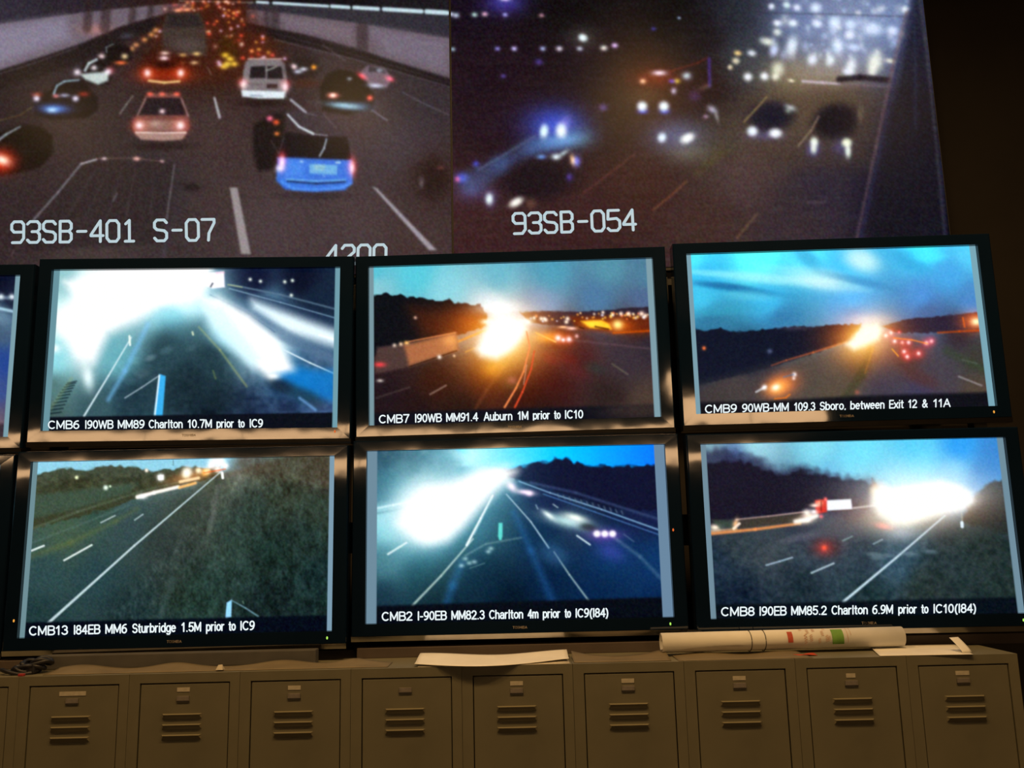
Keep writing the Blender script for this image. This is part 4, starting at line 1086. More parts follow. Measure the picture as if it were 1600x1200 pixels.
    # cars on the right
    p.blob(474, 106, 28, (32, 24, 26), 18, 0, .9, 2); p.spot(460, 104, 5, (240, 210, 215), 4, 30); p.spot(475, 108, 6, (205, 205, 220), 3); p.spot(466, 112, 6, (180, 190, 210), 3); p.spot(491, 105, 4, (255, 160, 50), 3.6)
    p.poly([(500, 136), (512, 116), (530, 108), (560, 114), (576, 134), (586, 150), (584, 170), (545, 180), (504, 172)], (19, 14, 17), 4); p.spot(521, 149, 9, (255, 150, 120), 4.5); p.spot(521, 149, 4, (255, 230, 215), 3); p.spot(579, 153, 5, (250, 110, 90), 4.5)
    p.spot(538, 165, 26, (150, 196, 215), 5, 6, .95); p.spot(560, 166, 22, (70, 100, 130), 7, 0, .7); p.spot(547, 123, 4, (190, 190, 190), 3, 0, .7)
    p.poly([(564, 112), (576, 102), (602, 106), (614, 122), (606, 136), (580, 136)], (108, 92, 104), 3); p.poly([(578, 104), (600, 108), (604, 114), (576, 112)], (40, 36, 42), 2, .8)
    p.spot(567, 119, 8, (240, 70, 80), 4, 30); p.spot(610, 123, 7, (235, 60, 80), 4, 20); p.spot(588, 134, 12, (170, 190, 220), 3.5, 4, .9); p.spot(594, 110, 5, (170, 190, 200), 3, 0, .7)
    p.blob(480, 130, 20, (70, 32, 20), 8, 0, .5)
    # blue van
    p.poly([(396, 196), (420, 178), (446, 174), (440, 262), (404, 268), (396, 240)], (26, 20, 22), 5, .95)
    p.poly([(444, 176), (470, 172), (502, 176), (534, 200), (540, 216), (500, 212), (470, 205)], (56, 48, 56), 2.5)
    p.poly([(446, 206), (490, 212), (543, 214), (550, 250), (436, 248)], (22, 18, 24), 2.2)
    p.poly([(434, 246), (550, 250), (552, 284), (540, 297), (490, 300), (446, 296), (432, 282)], (62, 112, 200), 3)
    p.poly([(446, 250), (476, 250), (476, 278), (446, 278)], (84, 140, 222), 8, .7)
    p.poly([(484, 256), (528, 258), (527, 273), (484, 271)], (120, 176, 214), 2, .9); p.poly([(492, 257), (508, 258), (508, 266), (492, 266)], (176, 206, 200), 3, .5)
    p.line([(498, 262), (508, 263)], 1.4, (90, 130, 170), .6); p.line([(506, 274), (508, 276)], 3, (120, 160, 220), .7)
    p.line([(450, 283), (495, 287), (540, 284)], 3, (18, 30, 60), .8, blur=1.5); p.line([(448, 280), (495, 283), (540, 281)], 2.5, (120, 180, 225), .8)
    p.line([(440, 284), (460, 295), (495, 297), (535, 293), (550, 286)], 4, (84, 140, 225), .9, blur=2)
    p.line([(450, 179), (468, 198), (490, 209)], 2.8, (205, 214, 220), .95, 4); p.line([(490, 209), (512, 212)], 2, (170, 170, 176), .7); p.line([(506, 178), (526, 200)], 2, (96, 84, 90), .7)
    p.line([(511, 217), (507, 232), (500, 244)], 2.6, (186, 196, 206), .85); p.line([(470, 252), (474, 253)], 2.4, (190, 215, 235), .8); p.line([(526, 254), (532, 254)], 2.6, (200, 225, 240), .9)
    for x, y, h in ((441, 252, 14), (551, 260, 14)):
        p.spot(x, y, 7, (235, 40, 40), h, 0, .8); p.spot(x, y + 2, 4, (255, 205, 215), h * .7)
    p.spot(437, 263, 6, (220, 210, 235), 5); p.spot(422, 185, 5, (240, 110, 140), 4); p.spot(432, 191, 5, (220, 80, 40), 4); p.spot(433, 209, 4, (220, 120, 50), 3); p.line([(424, 220), (436, 240), (444, 215)], 1.6, (84, 74, 76), .6)
    p.blob(492, 306, 60, (44, 36, 42), 6, 0, .6)
    # near lorry roof, lower left
    p.poly([(44, 350), (122, 262), (140, 252), (178, 248), (255, 252), (274, 258), (266, 345), (262, 380), (40, 392)], (46, 38, 40), 5, .75)
    p.line([(50, 345), (90, 300), (126, 256)], 3, (130, 128, 136), .75, 3, blur=1.6); p.line([(126, 256), (150, 249)], 2.6, (190, 188, 192), .85); p.line([(150, 248), (210, 247), (252, 252)], 1.6, (120, 90, 88), .7)
    p.line([(272, 258), (266, 300), (260, 342)], 2.4, (108, 104, 112), .7, 3, blur=1.6)
    for x0, x1 in ((150, 100), (170, 130), (190, 165), (212, 195), (240, 235)):
        p.line([(x0, 262), (x1, 345)], 2.4, (62, 55, 60), .6, blur=2)
    p.line([(182, 302), (176, 314)], 2.6, (110, 108, 112), .6); p.spot(213, 248, 5, (235, 170, 160), 3); p.spot(162, 248, 4, (200, 180, 180), 2.4); p.spot(253, 252, 3, (190, 150, 150), 2)
    p.blob(298, 292, 16, (26, 20, 22), 6, 10, .7); p.line([(20, 392), (16, 400)], 2, (120, 100, 104), .5)
    # dark car at the right edge
    p.blob(676, 278, 28, (36, 24, 24), 34, 0, .85, 2); p.spot(660, 285, 4, (90, 84, 92), 9, 0, .7); p.spot(690, 262, 5, (110, 50, 46), 3, 0, .6)
    # lane lines
    p.line([(187, 177), (197, 163), (207, 150)], 3.2, (120, 114, 112), .75, 2.4); p.line([(335, 153), (343, 183)], 3.4, (186, 188, 194), .85, 4.4, blur=1.4)
    p.poly([(359, 293), (371, 293), (392, 397), (377, 397)], (150, 142, 144), 2, .95); p.poly([(583, 292), (590, 294), (684, 391), (672, 391)], (156, 150, 158), 1.8, .95)
    p.line([(455, 156), (478, 175)], 4, (170, 174, 182), .85); p.line([(478, 176), (496, 181)], 2, (110, 106, 112), .6); p.line([(582, 172), (606, 188)], 2.4, (130, 128, 138), .7)
    p.line([(630, 144), (660, 160), (702, 179)], 1.8, (110, 106, 118), .5); p.line([(505, 70), (540, 95)], 3, (110, 96, 96), .35); p.line([(324, 105), (330, 117)], 2, (130, 110, 110), .5)
    p.line([(262, 350), (256, 400)], 6, (80, 76, 90), .4, blur=4)
    p.soften(3)
    p.punch(1.08, 1.12, .25)
    p.grain(.028, .02, 2.4)
    return p


def pic_night():
    p = Pic([(701.4, -99.0), (1429.6, -118.6), (1490.6, 405.7), (707.8, 425.5)], 540, 0, BIG_V, seed=22)
    p.field([(720, 10, (22, 14, 26)), (900, 10, (14, 12, 16)), (1050, 20, (10, 10, 14)), (760, 120, (30, 18, 28)), (900, 110, (26, 16, 26)), (1100, 60, (20, 16, 22)),
             (800, 180, (34, 20, 30)), (960, 180, (38, 24, 24)), (740, 340, (58, 36, 38)), (900, 330, (56, 34, 36)), (1000, 290, (58, 36, 34)), (1100, 350, (62, 44, 42)),
             (1160, 270, (74, 58, 58)), (1130, 220, (60, 52, 46)), (1250, 350, (54, 44, 50)), (1300, 300, (46, 40, 52)), (1370, 300, (24, 22, 38)), (1420, 200, (22, 22, 44)),
             (1420, 340, (22, 22, 32)), (1450, 60, (38, 42, 70)), (1465, 200, (12, 10, 18)), (1300, 150, (74, 60, 48)), (1250, 30, (84, 96, 130)), (1330, 60, (100, 112, 142)), (1400, 30, (96, 112, 150)),
             (1240, 140, (84, 72, 56)), (1160, 90, (50, 54, 60)), (1150, 20, (34, 36, 44)), (1100, 130, (32, 18, 20)), (1020, 130, (50, 20, 16)), (1340, -40, (80, 92, 120)), (900, -60, (12, 12, 16)), (1100, -60, (20, 22, 30))], 26)
    p.img += (p.noise(30, .12) * .012)[..., None]
    # haze over the far queue
    p.spot(1320, 40, 110, (96, 108, 140), 70, 0, .65); p.spot(1280, 112, 90, (120, 104, 76), 28, 0, .6); p.spot(1240, 180, 110, (60, 48, 34), 50, -20, .5)
    rs = np.random.RandomState(4)
    for k in range(120):
        t = rs.uniform(0, 1)
        y = -60 + 150 * t
        x = rs.uniform(1205 - 18 * (y > 20), 1425 - 10 * t)
        r = rs.uniform(3, 7)
        p.spot(x, y, r, [(150, 175, 235), (185, 200, 220), (130, 150, 215), (200, 205, 190)][rs.randint(4)], r * rs.uniform(.7, 1.6), rs.uniform(-20, 20), rs.uniform(.2, .55))
    for x, y, rx, ry, c in ((1416, 15, 6, 6, (225, 235, 250)), (1206, 10, 5, 5, (220, 230, 255)), (1230, 8, 6, 5, (190, 220, 220)), (1246, 12, 6, 5, (200, 200, 230)), (1275, 12, 9, 8, (190, 205, 245)),
                            (1215, 36, 6, 5, (200, 215, 240)), (1240, 36, 7, 6, (215, 230, 250)), (1278, 37, 8, 6, (170, 190, 240)), (1305, 36, 8, 10, (160, 190, 250)), (1330, 38, 9, 8, (165, 190, 240)),
                            (1365, 45, 16, 10, (170, 190, 245)), (1396, 48, 9, 8, (180, 200, 245)), (1215, 50, 7, 6, (190, 205, 190)), (1200, 65, 12, 6, (210, 215, 200)), (1238, 72, 9, 16, (205, 220, 240)), (1210, 78, 7, 10, (180, 195, 240)),
                            (1310, 72, 10, 12, (150, 175, 235)), (1335, 74, 10, 6, (150, 170, 220)), (1270, 93, 8, 9, (205, 220, 245)), (1298, 94, 7, 9, (205, 222, 235)), (1331, 103, 8, 14, (195, 205, 220)), (1326, 112, 9, 6, (170, 190, 225)),
                            (1369, 96, 12, 16, (215, 220, 190)), (1364, 110, 7, 10, (195, 200, 170)), (1392, 95, 8, 4, (190, 190, 150)), (1216, 108, 10, 12, (190, 195, 165)), (1212, 120, 6, 6, (200, 205, 180)), (1330, 54, 8, 8, (175, 190, 235)),
                            (1175, 83, 7, 5, (205, 215, 225)), (1153, 83, 6, 4, (235, 190, 110)), (1150, 95, 6, 5, (215, 205, 170)), (1141, 105, 4, 4, (215, 195, 160)), (1169, 120, 7, 6.5, (245, 250, 255)), (1195, 119, 7, 6.5, (245, 250, 255)),
                            (1237, 126, 5, 2.5, (230, 215, 170))):
        p.spot(x, y, rx, c, ry, 10, .95, 1.3)
    p.line([(1180, 20), (1300, 22), (1425, 26)], 2, (50, 50, 66), .5, blur=2)
    p.line([(1255, 127), (1285, 129), (1312, 131)], 4, (205, 190, 205), .85, blur=2); p.line([(1312, 124), (1345, 121), (1390, 125)], 9, (26, 20, 28), .85, blur=3); p.line([(1310, 131), (1395, 136)], 2, (130, 110, 130), .6, blur=1.5)
    p.poly([(1165, 150), (1290, 140), (1395, 136), (1360, 260), (1180, 260)], (70, 56, 48), 20, .45)
    # right-hand edge of the road and the barrier beyond it
    p.line([(1418, 20), (1395, 110), (1370, 230), (1338, 380)], 7, (104, 84, 92), .55, 4, blur=3); p.line([(1424, 20), (1402, 110), (1377, 230), (1344, 380)], 6, (40, 42, 74), .45, blur=3)
    p.poly([(1428, -10), (1446, -10), (1484, 400), (1352, 400), (1385, 230)], (22, 21, 31), 10, .8)
    p.line([(1428, 0), (1432, 100), (1432, 200)], 4, (44, 50, 76), .4, blur=3)
    p.line([(1436, -20), (1447, 60), (1462, 200), (1478, 370)], 5, (70, 70, 80), .6, 3, blur=3); p.line([(1443, -20), (1455, 60), (1469, 200), (1482, 370)], 5, (34, 37, 66), .45, blur=3)
    p.poly([(1450, -30), (1500, -30), (1500, 410), (1486, 410), (1470, 200)], (10, 9, 13), 3, .9)
    # left, small far lamps
    for x, y, r, c in ((703, 22, 4, (200, 220, 240)), (711, 24, 5, (180, 200, 215)), (740, 23, 4.5, (180, 215, 205)), (756, 22, 4.5, (215, 175, 190)), (788, 23, 4, (150, 150, 215)), (845, 24, 4, (170, 130, 140)),
                       (706, 77, 4, (150, 180, 190)), (776, 76, 4, (120, 120, 200)), (802, 76, 4.5, (190, 180, 240)), (847, 76, 4.5, (160, 170, 220)), (873, 76, 5, (215, 205, 220)), (905, 76, 4.5, (180, 185, 205)),
                       (943, 75, 5.5, (230, 225, 215)), (960, 71, 5, (225, 190, 240)), (785, 119, 4, (60, 50, 120)), (841, 97, 6, (50, 44, 110)), (942, 168, 7, (70, 56, 100)), (1021, 45, 4, (40, 44, 110)), (1061, 28, 2.5, (180, 200, 220))):
        p.spot(x, y, r, c, r * .75)
    p.spot(787, 4, 32, (70, 70, 190), 18, 0, .6); p.spot(788, -2, 8, (225, 215, 255), 3.5)
    p.spot(910, 59, 26, (70, 74, 60), 18, 0, .5); p.spot(910, 59, 7.5, (225, 245, 250), 6, 20, 1, 1.6)
    # car with dazzling lamps, left
    p.spot(866, 196, 46, (40, 76, 200), 30, 0, .85); p.spot(905, 214, 26, (40, 80, 80), 20, 0, .5); p.spot(868, 222, 40, (90, 160, 220), 11, -8, .85)
    p.line([(872, 224), (830, 232), (780, 258), (735, 285)], 12, (70, 92, 140), .5, 34, blur=12)
    p.line([(835, 212), (790, 240), (745, 266)], 3, (100, 120, 150), .5, blur=3)
    p.spot(849, 205, 7, (215, 245, 250), 11, 8, 1, 1.5); p.spot(876, 204, 9, (235, 245, 240), 12, 0, 1, 1.5); p.spot(884, 190, 8, (120, 100, 200), 10, 0, .5)
    p.blob(842, 282, 62, (26, 18, 26), 32, -6, .92, 2.2); p.spot(845, 245, 7, (80, 130, 200), 3.5); p.spot(868, 245, 7, (225, 240, 250), 4.5); p.spot(880, 239, 8, (150, 170, 170), 3, -30)
    p.spot(894, 250, 4, (230, 190, 120), 8, -10); p.spot(900, 252, 6, (110, 120, 240), 8, 0, .9); p.spot(889, 277, 5, (60, 50, 140), 6, 0, .8)
    p.spot(720, 278, 10, (40, 70, 210), 8, 0, .8); p.spot(713, 280, 4, (180, 60, 70)); p.spot(742, 256, 5, (36, 50, 150)); p.spot(735, 300, 30, (46, 56, 110), 16, 0, .5)
    p.spot(763, 311, 6, (215, 240, 240), 9, 0, 1, 1.4); p.spot(765, 311, 10, (50, 60, 130), 14, 0, .5); p.spot(805, 316, 12, (245, 245, 235), 6.5, -28, 1, 1.5); p.spot(829, 318, 8, (110, 80, 60), 8, 0, .5)
    # middle cars
    p.spot(1025, 122, 36, (110, 36, 16), 14, 0, .6); p.spot(1030, 114, 11, (250, 225, 240), 4); p.spot(1004, 127, 5, (250, 190, 150), 4); p.spot(1058, 127, 5, (230, 200, 70), 4); p.spot(1050, 127, 5, (60, 60, 200), 3)
    p.spot(1073, 119, 7, (205, 225, 235), 6); p.spot(1053, 142, 4.5, (220, 210, 235), 5); p.line([(1046, 112), (1090, 98), (1105, 90)], 3, (120, 44, 36), .5, blur=2)
    p.line([(1108, 92), (1109, 134)], 5, (70, 50, 130), .7, blur=2.5); p.spot(1085, 150, 10, (74, 50, 120), 9, 0, .7); p.spot(1100, 136, 10, (140, 110, 90), 4, -20, .6); p.poly([(1050, 130), (1100, 110), (1105, 160), (1060, 175)], (44, 24, 26), 8, .4)
    p.spot(1010, 150, 30, (60, 66, 40), 12, 0, .4)
    for x in (1003, 1037):
        p.spot(x, 166, 8.5, (235, 248, 255), 8, 0, 1, 1.6); p.spot(x + 1, 174, 8, (40, 70, 220), 4, 0, .8)
    p.spot(1055, 212, 44, (70, 90, 130), 26, 0, .7); p.spot(1075, 240, 34, (80, 84, 60), 16, 0, .45); p.spot(1034, 215, 7, (215, 235, 255), 8, 10, 1, 1.5); p.spot(1074, 216, 12, (245, 250, 250), 7.5, -25, 1, 1.6)
    p.spot(1113, 171, 8, (190, 190, 215), 5, 30, .8); p.spot(1120, 182, 3, (140, 140, 140), 8, -15, .7); p.spot(1103, 182, 4, (190, 150, 190), 3, 0, .7)
    p.blob(1206, 182, 38, (26, 24, 38), 24, -6, .95, 2.4); p.spot(1236, 168, 9, (180, 190, 195), 4, 20, .8); p.spot(1232, 173, 5, (150, 170, 140), 4, 0, .7)
    p.line([(1163, 190), (1180, 172), (1198, 152)], 2.6, (150, 130, 90), .8, blur=1.4)
    p.spot(1176, 205, 8.5, (230, 240, 255), 8, 0, 1, 1.6); p.spot(1212, 208, 10.5, (240, 245, 255), 7.5, 0, 1, 1.6); p.spot(1195, 212, 30, (30, 40, 110), 8, 0, .5)
    p.blob(1307, 190, 38, (18, 15, 26), 28, -10, .96, 2.6); p.spot(1345, 180, 5, (100, 84, 60), 14, 0, .5); p.line([(1248, 228), (1268, 204), (1280, 182)], 2.8, (150, 130, 110), .7, blur=1.6)
    p.spot(1272, 233, 10, (40, 60, 170), 11, 0, .6); p.spot(1273, 222, 6.5, (225, 240, 220), 8, 0, 1, 1.5); p.spot(1272, 232, 5, (225, 235, 190), 8, 0, .9, 1.4); p.spot(1324, 223, 8, (235, 245, 205), 7, 0, 1, 1.6); p.spot(1326, 236, 5, (225, 240, 225), 11, 0, .95, 1.4); p.spot(1315, 230, 14, (40, 50, 120), 12, 0, .5)
    # lane lines
    p.line([(1020, 328), (1045, 308), (1072, 284)], 3, (130, 84, 60), .6, blur=1.8); p.line([(910, 302), (950, 272), (992, 240)], 2.6, (110, 64, 58), .5, blur=1.8); p.line([(1152, 372), (1168, 352), (1184, 334)], 3.4, (120, 92, 70), .55, blur=2)
    p.line([(1090, 270), (1130, 235)], 14, (84, 76, 44), .35, blur=8); p.line([(1262, 316), (1290, 316)], 4, (90, 76, 84), .5, blur=2.5)
    p.soften(3)
    p.punch(1.08, 1.12, .25)
    p.grain(.026, .022, 2.4)
    return p


# ------------------------------------------------------------------ video wall
VW_Y = 3.12
VW_W, VW_H = 1.835, 1.376
SEAM = -0.220
VW_BOTTOM = 2.56


def video_wall_display(x0, pic, texts, label):
    e = empty('video_wall_display', (x0 + VW_W / 2, VW_Y + 0.3, VW_BOTTOM - 0.012))
    tag(e, label, 'display', 'video wall displays')
    cz = 0.012 + VW_H / 2
    s = pic.mesh('screen', VW_W - 0.008, VW_H, e)
    s.location = (0, -0.3, cz)
    for t, ln, rn, un in texts:
        (ua, va), (ub, vb), (uc, vc) = pic.uv(*ln), pic.uv(*rn), pic.uv(*un)
        W, H = VW_W - 0.008, VW_H
        P = lambda u, v: ((u - .5) * W, (.5 - v) * H)
        o, r, t3 = P(ua, va), P(ub, vb), P(uc, vc)
        n = len(t) - 1 + 0.76
        stroke_text('overlay_text', t, o, ((r[0] - o[0]) / n, (r[1] - o[1]) / n), (t3[0] - o[0], t3[1] - o[1]), -0.002, M['osd'], s)
    f = MB()
    hw = VW_W / 2 - .0005
    f.box(-hw, hw, -0.297, 0.29, 0.0, 0.012); f.box(-hw, hw, -0.297, 0.29, VW_H + 0.012, VW_H + 0.024)
    f.box(-hw, -hw + .0035, -0.297, 0.29, 0.012, VW_H + .012); f.box(hw - .0035, hw, -0.297, 0.29, 0.012, VW_H + .012)
    f.box(-hw, hw, 0.29, 0.3, 0.0, VW_H + .024)
    f.build('cabinet', M['housing'], e)
    return e


video_wall_display(SEAM - VW_W, pic_tunnel(),
                   [("93SB-401 S-07", (17, 379.5), (335.5, 375.5), (17.5, 347)), ("4200", (510, 414), (604, 412.5), (511, 384))],
                   'wall display showing cars queuing in a tunnel with overlay text 93SB-401 S-07')
video_wall_display(SEAM, pic_night(),
                   [("93SB-054", (801, 365.5), (993, 359.5), (800, 334))],
                   'wall display showing dark night traffic with overlay text 93SB-054')
vs_ = MB()
for x in (-1.95, -0.22, 1.5):
    vs_.box(x - .04, x + .04, 3.2, 3.28, 0.0, VW_BOTTOM - 0.012)
vs_.box(-2.05, 1.61, 3.15, 3.4, VW_BOTTOM - 0.06, VW_BOTTOM - 0.012)
tag(vs_.build('display_stand', M['rack']), 'black steel stand carrying the wall displays', 'stand')

# ------------------------------------------------------------------ televisions
TW, TH = 0.93, 0.523
SIDE, TOP, CHIN, TRIM = 0.044, 0.033, 0.037, 0.016


def ring_mesh(TOP=TOP):
    mb = MB()
    rings = [(0.0005, 0.0005, 0.0005, 0.002), (0.0012, 0.0012, 0.0012, -0.0119), (SIDE - .004, TOP - .004, CHIN - .001, -0.012),
             (SIDE - .0015, TOP - .0015, CHIN - .0005, -0.0105), (SIDE, TOP, CHIN, -0.006), (SIDE, TOP, CHIN, 0.05)]
    vs = []
    for s, t, b, y in rings:
        vs += [(-TW / 2 - s, y, TH / 2 + t), (TW / 2 + s, y, TH / 2 + t), (TW / 2 + s, y, -TH / 2 - b), (-TW / 2 - s, y, -TH / 2 - b)]
    fs = []
    for j in range(len(rings) - 1):
        for k in range(4):
            k2 = (k + 1) % 4
            fs.append((j * 4 + k, j * 4 + k2, (j + 1) * 4 + k2, (j + 1) * 4 + k))
    return mb.add(vs, fs)


TV_SHARED = {}


def shared(name, mk, mat, parent, loc=(0, 0, 0)):
    if name not in TV_SHARED:
        TV_SHARED[name] = mk().build(name, mat, parent)
    else:
        o = TV_SHARED[name].copy(); link(o, parent); o.parent = parent
        TV_SHARED[name + '_last'] = o
        o.location = loc
        return o
    TV_SHARED[name].location = loc
    return TV_SHARED[name]


def trim_mesh():
    hw = TW / 2 + SIDE
    z0, z1 = -TH / 2 - CHIN, -TH / 2 - CHIN - TRIM
    prof = [(-0.0119, z0 - .0002), (-0.0086, z1 + .0008), (-0.0070, z1), (0.046, z1), (0.046, z0 - .0002)]
    vs = [(x, y, z) for x in (-hw, hw) for y, z in prof]
    n = len(prof)
    fs = [(k, (k + 1) % n, n + (k + 1) % n, n + k) for k in range(n)] + [tuple(range(n)), tuple(range(n, 2 * n))]
    return MB().add(vs, fs)


def housing_mesh():
    mb = MB()
    mb.box(-TW / 2 - SIDE + .004, TW / 2 + SIDE - .004, 0.004, 0.052, -TH / 2 - CHIN + .004, TH / 2 + TOP - .004)
    mb.box(-TW / 2 + .06, TW / 2 - .06, 0.052, 0.092, -TH / 2 + .04, TH / 2 - .04, 0.012)
    return mb


def mount_mesh():
    mb = MB()
    for x in (-.2, .2):
        mb.box(x - .02, x + .02, 0.092, 0.104, -.2, .2)
    mb.box(-.3, .3, 0.104, 0.112, -.06, .06)
    return mb


def led_mesh():
    mb = MB(); n = 10
    vs = [(0.0028 * math.cos(2 * math.pi * k / n), 0, 0.0045 * math.sin(2 * math.pi * k / n)) for k in range(n)]
    vs += [(x * .6, -0.0015, z * .6) for x, _, z in vs]
    return mb.add(vs, [tuple(range(n, 2 * n))] + [(k, (k + 1) % n, n + (k + 1) % n, n + k) for k in range(n)])


def television(c, rot, pic, cap, label, lights=()):
    rot = [math.radians(a) for a in rot]
    R = Euler(rot, 'XYZ').to_matrix()
    drop = TH / 2 + CHIN + TRIM
    base = Vector(c) + R @ Vector((0, 0.03, -drop))
    e = empty('television', base, rot)
    tag(e, label, 'television', 'black flat televisions stacked in two rows')
    off = (0, -0.03, drop)
    if c[2] > 2:
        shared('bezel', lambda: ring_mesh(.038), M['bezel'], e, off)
    else:
        k_ = 'bezel_lower'
        if k_ not in TV_SHARED:
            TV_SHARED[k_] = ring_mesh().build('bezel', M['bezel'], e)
            TV_SHARED[k_].location = off
        else:
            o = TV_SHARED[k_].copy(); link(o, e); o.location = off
    shared('lower_trim', trim_mesh, M['trim'], e, off)["label"] = 'polished grey strip under the screen'
    shared('rear_housing', housing_mesh, M['housing'], e, off)
    shared('mount_plate', mount_mesh, M['rack'], e, off)
    s = pic.mesh('screen', TW, TH, e)
    s.location = off
    if cap:
        caption_mesh('caption', pic, TW, TH, *cap, M['caption'], s)
    if 'logo' not in TV_SHARED:
        mb = MB()
        st, w = sans_strokes('TOSHIBA', 1.2)
        for l in st:
            P = [(-.0215 + a / w * .043, -TH / 2 - .0235 + b / 7 * .0068) for a, b in l]
            for p, q in zip(P[:-1], P[1:]):
                mb.add([(x, -.0126, z) for x, z in capsule(p, q, .00058)], [tuple(range(14))])
        TV_SHARED['logo'] = mb.build('brand_lettering', M['logo'], e)
        TV_SHARED['logo'].location = off
    else:
        o = TV_SHARED['logo'].copy(); link(o, e); o.location = off
    for nm, (x, z), mat in lights:
        o = led_mesh().build(nm, M[mat], e)
        o.location = (x, off[1] - 0.0128, off[2] + z)
    return e


GREEN = ('power_light', (TW / 2 - .012, -TH / 2 - .02), 'green_led')
CAP_A = ([("CMB6", 75, 126), ("I90WB", 133, 179), ("MM89", 184.5, 228), ("Charlton", 233, 287.5), ("10.7M", 293.5, 333), ("prior", 338.5, 367), ("to", 372, 383.5), ("IC9", 389.5, 412)], (75, 669.5), (412, 666.5), 11.6)
CAP_B = ([("CMB7", 591, 640), ("I90WB", 647, 690.5), ("MM91.4", 696, 747.5), ("Auburn", 755, 801), ("1M", 807.5, 826), ("prior", 831.5, 859.5), ("to", 864.5, 876), ("IC10", 881, 911.4)], (591, 661), (911, 652), 11.8)
CAP_C = ([("CMB9", 1100.5, 1152), ("90WB-MM", 1158.5, 1233.5), ("109.3", 1240, 1275), ("Sboro,", 1280.5, 1323.5), ("between", 1328.5, 1384), ("Exit", 1389.5, 1414), ("12", 1419.5, 1435), ("&", 1442, 1452), ("11A", 1459, 1488)], (1100, 643), (1488, 634.5), 11.6)
CAP_D = ([("CMB13", 46.6, 109), ("I84EB", 116, 159), ("MM6", 165.5, 201), ("Sturbridge", 207.6, 277), ("1.5M", 284, 316.5), ("prior", 322.5, 352.5), ("to", 357.7, 370), ("IC9", 375.5, 399.7)], (46.6, 992), (399.7, 983.5), 13.0)
CAP_E = ([("CMB2", 596.7, 646), ("I-90EB", 652.5, 699.5), ("MM82.3", 705.5, 759), ("Charlton", 764.5, 819), ("4m", 824.5, 842.5), ("prior", 848, 876.5), ("to", 882, 893), ("IC9(I84)", 898.5, 952)], (596.7, 970), (952, 963), 12.6)
CAP_F = ([("CMB8", 1125.8, 1179.8), ("I90EB", 1185.5, 1229.5), ("MM85.2", 1235.5, 1292.5), ("Charlton", 1298.8, 1357), ("6.9M", 1362.5, 1396.5), ("prior", 1403, 1433.5), ("to", 1439, 1451.5), ("IC10(I84)", 1457.5, 1527)], (1125.8, 961.5), (1527, 956), 12.6)
Z = 1.58
television((-1.0312, 2.7684, Z + .638), (1.12, .5924, 1.1222), pic_A(), CAP_A,
           'black television captioned CMB6 with white headlight glare at its upper left', [('power_light', (TW / 2 - .006, -TH / 2 - .014), 'red_led')])
television((-.0074, 2.7988, Z + .642), (.95, -.2477, -.5125), pic_B(), CAP_B,
           'black television captioned CMB7 with orange glare under a blue evening sky')
television((1.0293, 2.753, Z + .6445), (-.2, .0047, -1.2136), pic_C(), CAP_C,
           'black television captioned CMB9 with streaky blue clouds and small orange glare', [('power_light', (TW / 2 - .012, -TH / 2 - .02), 'orange_led')])
television((-1.0324, 2.7246, Z + .0152), (-.48, .1223, .9523), pic_D(), CAP_D,
           'black television captioned CMB13 with a dark grassy verge beside a road', [GREEN, ('side_light', (-TW / 2 - .014, -TH / 2 + .05), 'orange_led')])
television((-.0055, 2.7636, Z + .0288), (-.34, .0478, .1977), pic_E(), CAP_E,
           'black television captioned CMB2 with blue-white glare and bright blue sky', [GREEN, ('side_light', (TW / 2 + .012, -.003), 'red_led')])
television((1.0314, 2.7302, Z + .0208), (-.45, .192, -.8809), pic_F(), CAP_F,
           'black television captioned CMB8 with a lorry and a wide yellow-white glare', [GREEN])
television((-2.062, 2.742, Z + .630), (1.0, .5, 1.6), pic_G(), None,
           'upper black television cut off by the left edge of the view')
television((-2.062, 2.715, Z + .010), (.2, .1, 1.4), pic_H(), None,
           'lower black television cut off by the left edge of the view')

# steel rack behind the televisions, standing on the lockers
LT = 1.2465
rack = empty('mounting_rack', (0, 2.957, LT))
tag(rack, 'black steel rack holding the televisions above the lockers', 'rack')
for x in (-2.55, -1.545, -.52, .51, 1.545):
    MB().box(x - .022, x + .022, -.02, .025, 0.0, 1.22, 0.003).build('upright', M['rack'], rack)
for z in (.36, .98):
    MB().box(-2.56, 1.56, -.035, -.02, z - .05, z + .05, 0.003).build('rail', M['rack'], rack)

# ------------------------------------------------------------------ lockers
LY = 2.5295
LX0 = -1.3883
PITCH = 0.305
DEPTH = 0.46


def locker_parts():
    """meshes of one locker, origin at the bottom left front corner"""
    P = {}
    w, h = PITCH, LT
    b = MB()
    b.box(.0005, .030, 0, .022, 0.06, h); b.box(w - .027, w - .0005, 0, .022, 0.06, h)          # stiles
    b.box(.030, w - .027, 0, .022, h - .0245, h); b.box(.030, w - .027, 0, .022, .06, .085)      # rails
    b.box(.030, w - .027, 0, .022, .632, .652)
    b.box(.0005, .003, .022, DEPTH, .06, h - .002); b.box(w - .003, w - .0005, .022, DEPTH, .06, h - .002)
    b.box(.0005, w - .0005, .022, DEPTH, h - .002, h); b.box(.003, w - .003, DEPTH - .003, DEPTH, .06, h - .002)
    b.box(.003, w - .003, .022, DEPTH, .06, .063); b.box(.02, w - .02, .03, DEPTH - .02, 0, .06)
    P['frame'] = b
    P['interior'] = MB().box(.004, w - .004, .024, .03, .064, h - .003)
    P['seam_gap'] = MB().box(-.0005, .0006, .004, .03, .06, h - .001)
    return P


def door_mesh(z0, z1):
    x0, x1 = .0325, PITCH - .0295
    mb = MB().box(x0, x1, .0015, .018, z0, z1, .0025)
    return mb


